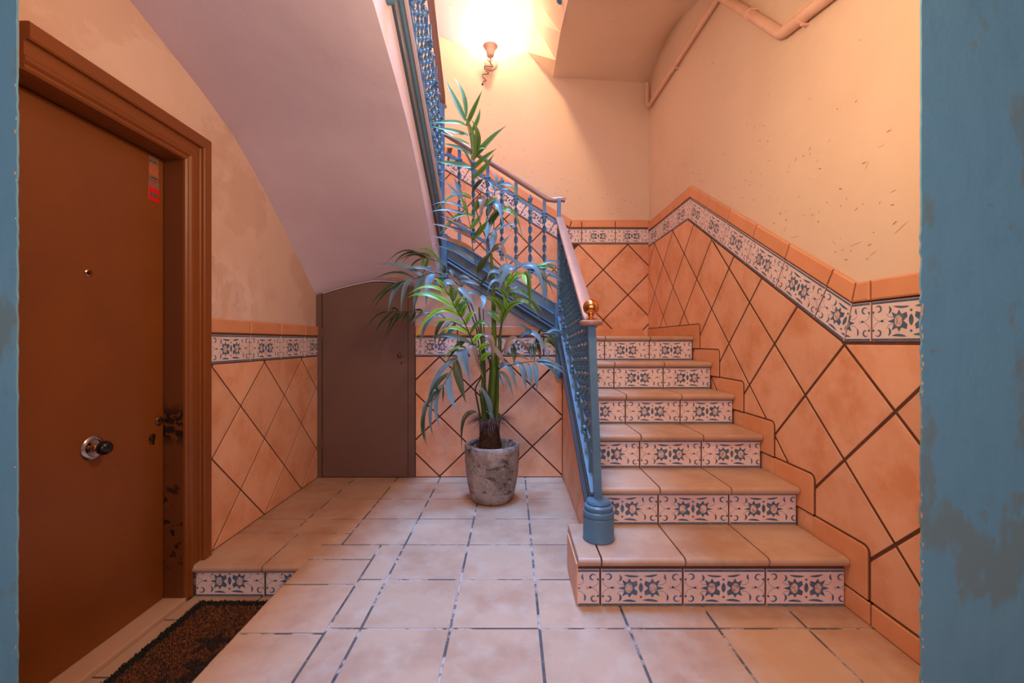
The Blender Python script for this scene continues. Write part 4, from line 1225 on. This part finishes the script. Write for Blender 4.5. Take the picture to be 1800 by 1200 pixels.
# dry fibres round the top of the trunk
V, Fc = [], []
rn = random.Random(8)
for _ in range(900):
    a = rn.uniform(0, 6.28); base = tc + Vector((0.066*math.cos(a), 0.066*math.sin(a), 0.200))
    L = rn.uniform(0.05, 0.19); up = rn.uniform(0.1, 1.0)
    dirv = Vector((math.cos(a)*1.1, math.sin(a), up)).normalized(); w = 0.0011; pv = None
    for k in range(4):
        f = k/3; q = base + dirv*L*f + Vector((0, 0, -L*0.5*f*f)) + Vector((rn.uniform(-1, 1), rn.uniform(-1, 1), rn.uniform(-1, 1)))*0.004*f
        i = len(V); V += [q + Vector((-math.sin(a)*w, math.cos(a)*w, 0))*(1-f*0.7), q - Vector((-math.sin(a)*w, math.cos(a)*w, 0))*(1-f*0.7)]
        if k: Fc.append((i-2, i-1, i+1, i))
me = bpy.data.meshes.new('fibres'); me.from_pydata([tuple(v) for v in V], [], Fc)
o = under(link('fibres', me, M['fibre']), palm); o['kind'] = 'stuff'
def cane(pts, radii, m='stem'):
    bm = bmesh.new(); p = smooth_path([P(a, b, D0+c) for a, b, c in pts], 6)
    n = len(p); rr = []
    for i in range(n):
        f = i/(n-1)*(len(radii)-1); k = min(int(f), len(radii)-2); rr.append(radii[k]+(radii[k+1]-radii[k])*(f-k))
        if m == 'stem' and i % 5 == 0: rr[-1] *= 1.12
    tube(bm, p, rr, 8)
    return under(obj('stem', bm, M[m], None, smooth=True), palm)
cane([(864, 742, 0), (866, 690, 0), (868, 630, 0), (868, 560, 0), (867, 500, 0), (863, 446, 0)], [0.026, 0.024, 0.020, 0.015, 0.012, 0.010])
cane([(852, 742, 0.03), (850, 690, 0.03), (850, 640, 0.03), (846, 590, 0.02), (842, 540, 0.02)], [0.020, 0.018, 0.014, 0.009, 0.006])
cane([(873, 742, 0.02), (874, 690, 0.02), (876, 620, 0.0), (882, 566, -0.02)], [0.013, 0.012, 0.009, 0.007])
cane([(858, 742, -0.03), (860, 690, -0.04), (862, 640, -0.06), (850, 640-24, -0.07), (833, 607, -0.08)], [0.012, 0.010, 0.008, 0.006, 0.005], 'rachis')
cane([(846, 742, 0.0), (838, 700, -0.02), (836, 682, -0.03), (846, 660, -0.03), (840, 632, -0.06), (824, 622, -0.10), (806, 626, -0.13)], [0.006, 0.006, 0.005, 0.005, 0.005, 0.005, 0.004], 'rachis')
cane([(850, 742, 0.02), (845, 700, 0.02), (843, 685, 0.03)], [0.005, 0.005, 0.004], 'rachis')
cane([(866, 742, -0.04), (858, 700, -0.06), (850, 668, -0.06), (846, 640, -0.02), (842, 610, 0.03), (838, 580, 0.06)], [0.008, 0.006, 0.005, 0.005, 0.005, 0.005], 'rachis')
cane([(868, 742, -0.03), (871, 700, -0.05), (873, 660, -0.07), (876, 645, -0.09)], [0.007, 0.006, 0.005, 0.005], 'rachis')
cane([(870, 742, 0.05), (872, 690, 0.06), (873, 640, 0.06)], [0.007, 0.006, 0.005], 'rachis')

def frond(pts, leaves, r0=0.0045, r1=0.0018):
    """pts: (px, py, depth offset) of the stalk; leaves: (base, apex or None, tip, width px, kind[, tip depth offset])"""
    bm = bmesh.new(); path = smooth_path([P(a, b, D0+c) for a, b, c in pts], 6); n = len(path)
    tube(bm, path, [r0 + (r1-r0)*i/(n-1) for i in range(n)], 6)
    fr = under(obj('frond', bm, M['rachis'], None, smooth=True), palm)
    for lf in leaves:
        (bx, by), ap, (tx, ty), w, kind = lf[:5]
        # depth of the stalk where the leaf leaves it
        q0 = min(path, key=lambda q: (900+FPX*q.x/q.y - bx)**2 + (600-FPX*(q.z-EYE)/q.y - by)**2)
        db = q0.y; dt = db + (lf[5] if len(lf) > 5 else random.uniform(-0.10, 0.03))
        A = P(bx, by, db); T = P(tx, ty, dt)
        if ap is None:
            sag = 0.06*abs(tx-bx); C = P((bx+tx)/2, (by+ty)/2 - sag, (db+dt)/2 - 0.01)
        else:
            C = P(2*ap[0] - (bx+tx)/2, 2*ap[1] - (by+ty)/2, (db+dt)/2 - 0.01) if False else P(ap[0]*1.5 - 0.25*(bx+tx), ap[1]*1.5 - 0.25*(by+ty), (db+dt)/2 - 0.02)
        hw = w*0.5*D0/FPX*1.12
        N = 10; rows = []
        bmL = bmesh.new()
        tw = random.uniform(-0.35, 0.35)
        for k in range(N+1):
            t = k/N
            p = A*(1-t)**2 + C*2*t*(1-t) + T*t*t
            tg = ((C-A)*(1-t) + (T-C)*t).normalized()
            nref = Vector((0.15*math.sin(tw), -1.0, 0.55)).normalized()
            sd = tg.cross(nref)
            if sd.length < 0.1: sd = tg.cross(Vector((1, 0, 0)))
            sd.normalize(); nn = sd.cross(tg).normalized()
            if nn.y > 0: nn = -nn
            ca, sa = math.cos(tw*t), math.sin(tw*t)
            sd2 = sd*ca + nn*sa
            wd = hw * max(0.06, (math.sin(math.pi*min(1, (t+0.04)**0.75))**0.85 if t < 0.97 else 0.02))
            fold = wd*0.28
            rows.append([bmL.verts.new(p - sd2*wd + nn*0.0), bmL.verts.new(p - sd2*wd*0.13 - nn*fold*0.86), bmL.verts.new(p + sd2*wd*0.13 - nn*fold*0.86), bmL.verts.new(p + sd2*wd)])
        for a, b in zip(rows, rows[1:]):
            for i in range(3):
                f = bmL.faces.new([a[i], a[i+1], b[i+1], b[i]]); f.smooth = True
                if i == 1: f.material_index = 1
        me = bpy.data.meshes.new('leaflet'); bmL.to_mesh(me); bmL.free()
        mm = {'g': 'leaf', 'G': 'leaf_bright', 'd': 'leaf_dark', 'b': 'leaf_sky_sheen', 'y': 'leaf_dry'}[kind]
        me.materials.append(M[mm]); me.materials.append(M['midrib'] if kind in 'gGd' else M[mm])
        o = bpy.data.objects.new('leaflet', me); COL.objects.link(o); o.parent = fr; o.location = -palm.location - Vector((0, 0, 0)) - fr.location
    return fr
# under() moved each frond by -palm.location, so a leaflet in world coordinates needs the offset -(palm + frond) = 0
frond([(863, 446, 0), (855, 420, 0), (847, 400, 0), (835, 363, 0), (831, 340, 0), (830, 317, 0.01), (829, 294, 0.02), (828, 253, 0.03), (823, 227, 0.04), (819, 207, 0.04)], [
    ((818, 212), (802, 178), (781, 138), 9, 'g', 0.05), ((819, 206), (817, 165), (797, 136), 7, 'g', 0.05), ((820, 221), None, (848, 158), 9, 'g'), ((825, 238), (840, 212), (844, 190), 7, 'g'),
    ((820, 221), (800, 212), (751, 217), 9, 'g'), ((823, 238), (800, 230), (757, 222), 9, 'g'), ((825, 253), (802, 243), (775, 233), 8, 'g'), ((828, 272), (805, 257), (775, 252), 8, 'g'),
    ((829, 292), (820, 268), (800, 249), 4, 'b'), ((829, 294), (795, 286), (767, 284), 10, 'g'), ((833, 282), (833, 238), (816, 203), 8, 'g'), ((833, 277), (843, 240), (829, 211), 10, 'g'),
    ((831, 281), (858, 246), (890, 221), 11, 'g'), ((831, 280), (840, 260), (857, 262), 9, 'g'), ((830, 298), (848, 279), (873, 261), 10, 'g'), ((829, 314), (849, 298), (868, 271), 10, 'g'), ((830, 338), (838, 324), (852, 313), 10, 'd'),
    ((829, 347), (800, 336), (762, 373), 7, 'g'), ((829, 350), (806, 340), (778, 339), 3, 'd'), ((836, 382), (806, 372), (773, 412), 7, 'g', -0.12),
    ((835, 366), (850, 338), (842, 396), 13, 'y', -0.10), ((833, 372), (842, 355), (848, 345), 10, 'g'), ((858, 376), (873, 346), (884, 396), 12, 'b', -0.12), ((847, 366), (862, 350), (876, 350), 10, 'g'), ((860, 386), (880, 364), (904, 380), 9, 'g'),
    ((860, 402), (897, 350), (919, 422), 6, 'g'), ((862, 410), (905, 388), (896, 408), 6, 'b'), ((850, 400), (872, 376), (883, 370), 9, 'd'),
    ((859, 384), (858, 400), (853, 424), 10, 'b', -0.08), ((868, 403), (868, 420), (861, 444), 11, 'b', -0.08), ((864, 441), (880, 430), (898, 411), 8, 'b'), ((865, 443), (882, 424), (892, 470), 9, 'y'), ((865, 441), (870, 433), (880, 427), 9, 'G')])
frond([(852, 700, 0.0), (850, 560, 0.0), (843, 500, -0.01), (838, 479, -0.01), (835, 458, -0.01), (831, 436, -0.01), (829, 418, -0.02), (827, 402, -0.03), (825, 391, -0.03), (821, 372, -0.04), (817, 348, -0.05)], [
    ((812, 347), None, (798, 312), 7, 'b'), ((812, 350), None, (782, 319), 6, 'b'), ((820, 370), (790, 352), (757, 361), 5, 'b'), ((822, 378), (790, 367), (757, 372), 6, 'b'), ((822, 374), (817, 360), (808, 340), 6, 'g'),
    ((826, 402), (808, 392), (775, 380), 8, 'y'), ((827, 402), (838, 388), (850, 372), 9, 'g'), ((830, 419), (800, 400), (755, 393), 9, 'y'), ((830, 419), (846, 404), (859, 385), 11, 'g'), ((830, 421), (842, 408), (846, 392), 8, 'd'),
    ((833, 440), (800, 422), (757, 415), 9, 'y'), ((836, 460), (805, 440), (763, 431), 7, 'b'), ((838, 479), (848, 462), (864, 441), 12, 'd'), ((843, 502), (822, 492), (800, 496), 6, 'b'), ((844, 500), (856, 486), (868, 478), 6, 'd'), ((846, 520), (830, 510), (812, 520), 7, 'b'), ((846, 518), (852, 528), (843, 548), 7, 'b')], 0.004)
# bright front frond
frond([(842, 632, -0.08), (832, 606, -0.10), (825, 587, -0.12), (818, 570, -0.14), (811, 557, -0.16), (801, 541, -0.18), (790, 519, -0.20), (782, 508, -0.21), (772, 492, -0.21)], [
    ((800, 541), (755, 512), (716, 523), 11, 'G'), ((790, 519), (755, 498), (717, 517), 6, 'G'), ((783, 508), (772, 492), (762, 490), 6, 'G'), ((811, 557), (768, 536), (730, 594), 9, 'G'), ((818, 570), (785, 558), (754, 573), 5, 'G'), ((825, 587), (797, 572), (772, 584), 6, 'G'),
    ((830, 604), (790, 586), (757, 593), 8, 'd'), ((818, 600), (806, 604), (786, 634), 9, 'd'), ((801, 541), (806, 525), (820, 522), 9, 'G'), ((793, 525), (793, 512), (793, 500), 8, 'G'), ((796, 530), (800, 515), (808, 508), 8, 'g'), ((806, 548), (812, 534), (826, 526), 10, 'g'),
    ((811, 557), (814, 543), (824, 535), 9, 'G'), ((819, 571), (824, 552), (838, 548), 9, 'G'), ((826, 587), (846, 558), (866, 583), 7, 'g'), ((833, 605), (838, 590), (850, 587), 9, 'G'), ((848, 588), (866, 592), (866, 640), 10, 'y', -0.03), ((842, 617), (850, 605), (866, 607), 9, 'G'), ((866, 607), (878, 622), (890, 645), 8, 'y', -0.03), ((847, 634), (852, 623), (866, 620), 9, 'G'),
    ((833, 606), (828, 612), (850, 664), 14, 'y', -0.08), ((811, 614), (812, 620), (826, 672), 17, 'b', -0.10), ((820, 612), (800, 608), (772, 640), 5, 'g'), ((788, 500), (796, 500), (799, 527), 8, 'b'), ((806, 505), (820, 515), (838, 545), 9, 'b'), ((800, 500), (783, 492), (778, 508), 10, 'b'),
    ((845, 520), (852, 525), (846, 548), 8, 'b'), ((805, 508), (795, 498), (782, 500), 8, 'y')])
# left upper frond
frond([(846, 600, 0.02), (832, 545, 0.02), (814, 508, 0.0), (787, 488, -0.04), (764, 479, -0.08), (745, 483, -0.10), (728, 490, -0.12), (712, 494, -0.13), (697, 497, -0.14)], [
    ((742, 485), (708, 463), (662, 465), 8, 'b'), ((760, 478), (735, 466), (695, 478), 6, 'b'), ((728, 488), (695, 474), (655, 492), 5, 'd'), ((712, 494), (692, 484), (668, 495), 6, 'y'), ((763, 480), (752, 492), (749, 538), 11, 'b'),
    ((746, 484), (734, 500), (726, 552), 12, 'b'), ((728, 490), (710, 500), (705, 548), 8, 'b'), ((712, 494), (692, 508), (682, 548), 8, 'b'), ((697, 497), (672, 510), (650, 538), 4, 'd'), ((699, 497), (672, 518), (657, 544), 5, 'd'), ((706, 495), (690, 503), (672, 515), 4, 'd'), ((787, 488), (775, 478), (764, 472), 5, 'b'), ((788, 489), (783, 500), (781, 513), 5, 'b')])
# left top frond, thin dark arcs
frond([(838, 580, 0.06), (824, 540, 0.06), (812, 503, 0.06), (802, 486, 0.06), (789, 473, 0.07), (769, 459, 0.08), (748, 454, 0.09), (738, 452, 0.09)], [
    ((748, 453), (712, 434), (681, 461), 3.5, 'd'), ((747, 453), (716, 438), (688, 470), 4, 'd'), ((752, 454), (728, 441), (695, 462), 3.5, 'd'), ((744, 453), (722, 444), (706, 465), 4, 'y'), ((742, 454), (728, 460), (719, 475), 3.5, 'd'), ((776, 466), (752, 432), (730, 443), 5, 'g'), ((758, 456), (748, 444), (727, 446), 4, 'g'),
    ((744, 453), (742, 465), (738, 480), 5, 'g'), ((752, 455), (749, 465), (744, 480), 6, 'g'), ((766, 467), (752, 468), (742, 482), 3.5, 'd'), ((778, 466), (782, 478), (777, 486), 7, 'd'), ((790, 473), (797, 480), (793, 490), 6, 'b'), ((788, 480), (770, 486), (764, 495), 6, 'd'), ((777, 484), (768, 495), (758, 508), 6, 'd'), ((805, 490), (815, 482), (834, 498), 6, 'b'), ((812, 502), (826, 490), (842, 502), 6, 'b'), ((812, 503), (808, 515), (820, 530), 6, 'b')])
# left lower dark frond
frond([(842, 632, 0.05), (832, 595, 0.08), (812, 574, 0.12), (790, 563, 0.15), (770, 554, 0.16), (745, 549, 0.16), (720, 548, 0.16), (700, 547, 0.15), (683, 548, 0.14)], [
    ((684, 548), (660, 552), (641, 583), 3.5, 'd'), ((690, 548), (672, 562), (657, 588), 4.5, 'd'), ((698, 548), (686, 565), (675, 600), 3.5, 'd'), ((705, 548), (688, 558), (673, 574), 3.5, 'd'), ((703, 548), (690, 572), (679, 594), 3.5, 'd'), ((712, 548), (700, 558), (690, 573), 4, 'd'), ((716, 548), (710, 558), (706, 570), 5, 'd'), ((729, 548), (724, 556), (717, 566), 9, 'd'),
    ((700, 546), (692, 540), (688, 546), 6, 'd'), ((758, 549), (740, 548), (720, 573), 6, 'b'), ((770, 554), (750, 560), (737, 612), 8, 'b'), ((784, 560), (768, 575), (764, 606), 8, 'd'), ((792, 564), (778, 580), (768, 612), 8, 'y'), ((800, 568), (790, 585), (770, 612), 8, 'b'), ((783, 560), (772, 552), (757, 552), 5, 'b'), ((793, 565), (806, 562), (812, 575), 6, 'b'), ((745, 549), (738, 543), (724, 547), 6, 'd')])
# drooping front left frond
frond([(826, 622, -0.10), (806, 626, -0.13), (800, 636, -0.15), (792, 653, -0.18), (779, 677, -0.21), (764, 700, -0.24), (751, 712, -0.25), (744, 735, -0.27)], [
    ((800, 630), (806, 665), (819, 708), 13, 'd', -0.05), ((790, 655), (788, 690), (803, 722), 10, 'b', -0.05), ((800, 632), (768, 655), (750, 712), 8, 'b', -0.05), ((802, 628), (775, 645), (758, 695), 5, 'd', -0.02), ((792, 655), (766, 672), (752, 712), 7, 'd', -0.02), ((779, 677), (762, 690), (744, 722), 6, 'd', -0.05),
    ((775, 680), (763, 712), (773, 750), 7, 'b', -0.05), ((779, 677), (779, 692), (778, 708), 3, 'd'), ((764, 700), (746, 708), (742, 734), 5, 'b'), ((760, 703), (754, 735), (762, 768), 5, 'b'), ((752, 712), (741, 735), (741, 762), 5, 'd'), ((750, 713), (742, 745), (752, 785), 5, 'b'), ((747, 718), (741, 750), (748, 780), 4, 'd'), ((770, 690), (766, 680), (757, 700), 5, 'd')])
# right upper frond
frond([(876, 600, -0.02), (882, 566, -0.04), (885, 547, -0.05), (889, 527, -0.06), (891, 507, -0.07), (898, 488, -0.08), (906, 473, -0.10), (922, 468, -0.12), (945, 470, -0.14), (958, 476, -0.15)], [
    ((902, 474), (882, 462), (864, 514), 9, 'b'), ((906, 472), (890, 470), (877, 513), 11, 'b'), ((893, 492), (866, 470), (856, 493), 7, 'b'), ((890, 505), (868, 486), (857, 515), 6, 'b'), ((912, 470), (945, 462), (955, 526), 10, 'b'), ((922, 468), (955, 468), (962, 538), 8, 'b'), ((922, 477), (930, 490), (932, 547), 9, 'g'), ((930, 474), (955, 480), (974, 519), 4, 'd'),
    ((945, 470), (968, 456), (984, 463), 5, 'b', 0.05), ((945, 471), (968, 464), (988, 473), 5, 'b', 0.05), ((955, 477), (972, 478), (989, 493), 5, 'b', 0.05), ((957, 484), (975, 485), (992, 498), 5, 'b', 0.05), ((957, 490), (972, 500), (985, 506), 6, 'b', 0.05), ((948, 470), (966, 466), (978, 478), 6, 'G', 0.05), ((940, 468), (955, 462), (963, 467), 4, 'G'),
    ((889, 527), (920, 504), (957, 556), 6, 'g'), ((885, 547), (920, 518), (950, 563), 7, 'g'), ((882, 566), (893, 532), (930, 532), 13, 'g'), ((884, 547), (872, 526), (854, 522), 12, 'g'), ((881, 567), (868, 550), (851, 547), 13, 'g'), ((889, 526), (884, 508), (868, 508), 8, 'g'), ((891, 507), (886, 493), (873, 491), 7, 'G'),
    ((891, 505), (898, 490), (918, 474), 8, 'G'), ((893, 500), (903, 485), (925, 478), 6, 'G'), ((893, 500), (910, 488), (934, 485), 4, 'd'), ((891, 507), (893, 488), (900, 478), 8, 'G'), ((920, 480), (922, 490), (926, 500), 7, 'G'), ((885, 515), (900, 508), (910, 502), 5, 'b'), ((889, 520), (905, 508), (925, 525), 4, 'b'), ((893, 545), (890, 535), (884, 515), 7, 'G'), ((892, 505), (905, 515), (905, 530), 8, 'g')])
# small frond behind the railing line
frond([(863, 446, 0.0), (868, 400, 0.04), (869, 360, 0.08), (870, 337, 0.10), (871, 324, 0.11)], [
    ((871, 325), (874, 312), (864, 301), 5, 'b'), ((871, 327), (892, 320), (903, 330), 5, 'b'), ((872, 328), (900, 322), (917, 362), 4, 'g'), ((870, 336), (866, 325), (858, 318), 5, 'b'), ((870, 336), (888, 330), (898, 336), 5, 'b'), ((870, 343), (862, 337), (853, 338), 5, 'b'), ((870, 343), (882, 338), (893, 337), 4, 'b'), ((869, 362), (878, 358), (886, 362), 4, 'b'), ((871, 326), (878, 322), (882, 313), 6, 'b')], 0.003)
# right lower frond, mostly leaves with painted sky sheen
frond([(874, 652, -0.08), (885, 643, -0.10), (900, 641, -0.13), (920, 637, -0.16), (940, 635, -0.19), (958, 636, -0.21)], [
    ((916, 638), (920, 655), (925, 685), 8, 'b', -0.03), ((926, 638), (932, 655), (934, 682), 8, 'b', -0.03), ((938, 637), (943, 655), (944, 689), 9, 'b', -0.03), ((945, 636), (966, 640), (986, 675), 7, 'b', -0.03), ((950, 636), (972, 638), (996, 661), 7, 'b', -0.03), ((942, 634), (965, 630), (998, 653), 5, 'b', -0.03), ((903, 640), (916, 638), (928, 668), 8, 'b', -0.03),
    ((876, 644), (895, 638), (909, 686), 9, 'b', -0.05), ((876, 652), (892, 662), (903, 701), 6, 'b', -0.05), ((876, 654), (880, 668), (887, 680), 4, 'd')])
# right middle dark frond
frond([(873, 640, 0.06), (880, 622, 0.04), (895, 603, 0.02), (915, 591, 0.0), (940, 586, -0.02), (960, 585, -0.03), (980, 586, -0.03)], [
    ((914, 592), (942, 578), (965, 634), 9, 'b'), ((910, 594), (894, 598), (885, 626), 12, 'y'), ((903, 600), (920, 600), (938, 634), 8, 'y'), ((918, 606), (940, 608), (953, 632), 6, 'y'), ((940, 586), (925, 575), (922, 590), 5, 'b'), ((960, 585), (984, 576), (1000, 606), 5, 'b', 0.1), ((965, 586), (982, 582), (997, 600), 4, 'b', 0.1), ((940, 590), (925, 575), (906, 567), 5, 'b'),
    ((955, 588), (972, 596), (988, 642), 4, 'd'), ((938, 602), (940, 615), (939, 636), 6, 'd'), ((944, 600), (948, 615), (950, 636), 6, 'd'), ((930, 604), (934, 618), (933, 634), 5, 'd'), ((898, 625), (915, 624), (930, 633), 7, 'y'), ((892, 610), (890, 622), (905, 624), 6, 'd'), ((895, 640), (898, 650), (908, 660), 6, 'd'), ((945, 590), (950, 580), (958, 576), 5, 'd'), ((948, 588), (945, 600), (940, 606), 8, 'd'), ((900, 605), (904, 620), (903, 640), 9, 'd'), ((970, 587), (975, 600), (979, 615), 5, 'd'), ((955, 602), (966, 598), (975, 612), 6, 'g')])
# fallen blades beside the trunk
frond([(862, 742, -0.06), (858, 720, -0.07), (852, 700, -0.08)], [((862, 735), (860, 700), (838, 673), 8, 'b', 0.0), ((861, 742), (866, 728), (853, 722), 7, 'b', 0.0)], 0.003)
frond([(848, 742, -0.06), (840, 728, -0.07), (834, 723, -0.08)], [((836, 723), (812, 730), (812, 790), 6, 'd', -0.02), ((838, 724), (820, 728), (814, 745), 7, 'y', -0.02)], 0.003)

# small knocks and scuffs in the plaster of the right and far walls (raised paint flakes)
rn = random.Random(21)
def scuffs(name, parent, n, place):
    bm = bmesh.new()
    for _ in range(n):
        a, b, fr = place(rn); L = rn.uniform(0.003, 0.012); w = rn.uniform(0.0012, 0.003); t = rn.uniform(-0.9, 0.9)
        if rn.random() < 0.15: L *= 3; w = 0.001
        c_, s_ = math.cos(t), math.sin(t)
        pts = [fr.mtx(a + x*L*c_ - y*w*s_, b + x*L*s_ + y*w*c_, 0.0006).translation for x, y in ((-1, 0), (-0.4, -1), (0.5, -0.8), (1, 0), (0.4, 0.9), (-0.5, 0.7))]
        bm.faces.new([bm.verts.new(p) for p in pts])
    o = obj(name, bm, M['mark'], parent); o['kind'] = 'stuff'
def pr(r):
    d = r.uniform(1.5, 4.1); return -d, band_line(d) + 0.30 + abs(r.gauss(0, 0.35)), F_RIGHT(XR)
def pf(r):
    x = r.uniform(-0.5, 1.3); return x, max(2.33, 2.33 + 0.61*(0.5-x)) + abs(r.gauss(0, 0.25)), F_BACK(YB)
scuffs('scuff_marks', wall_right, 150, pr); scuffs('scuff_marks', wall_far, 90, pf)
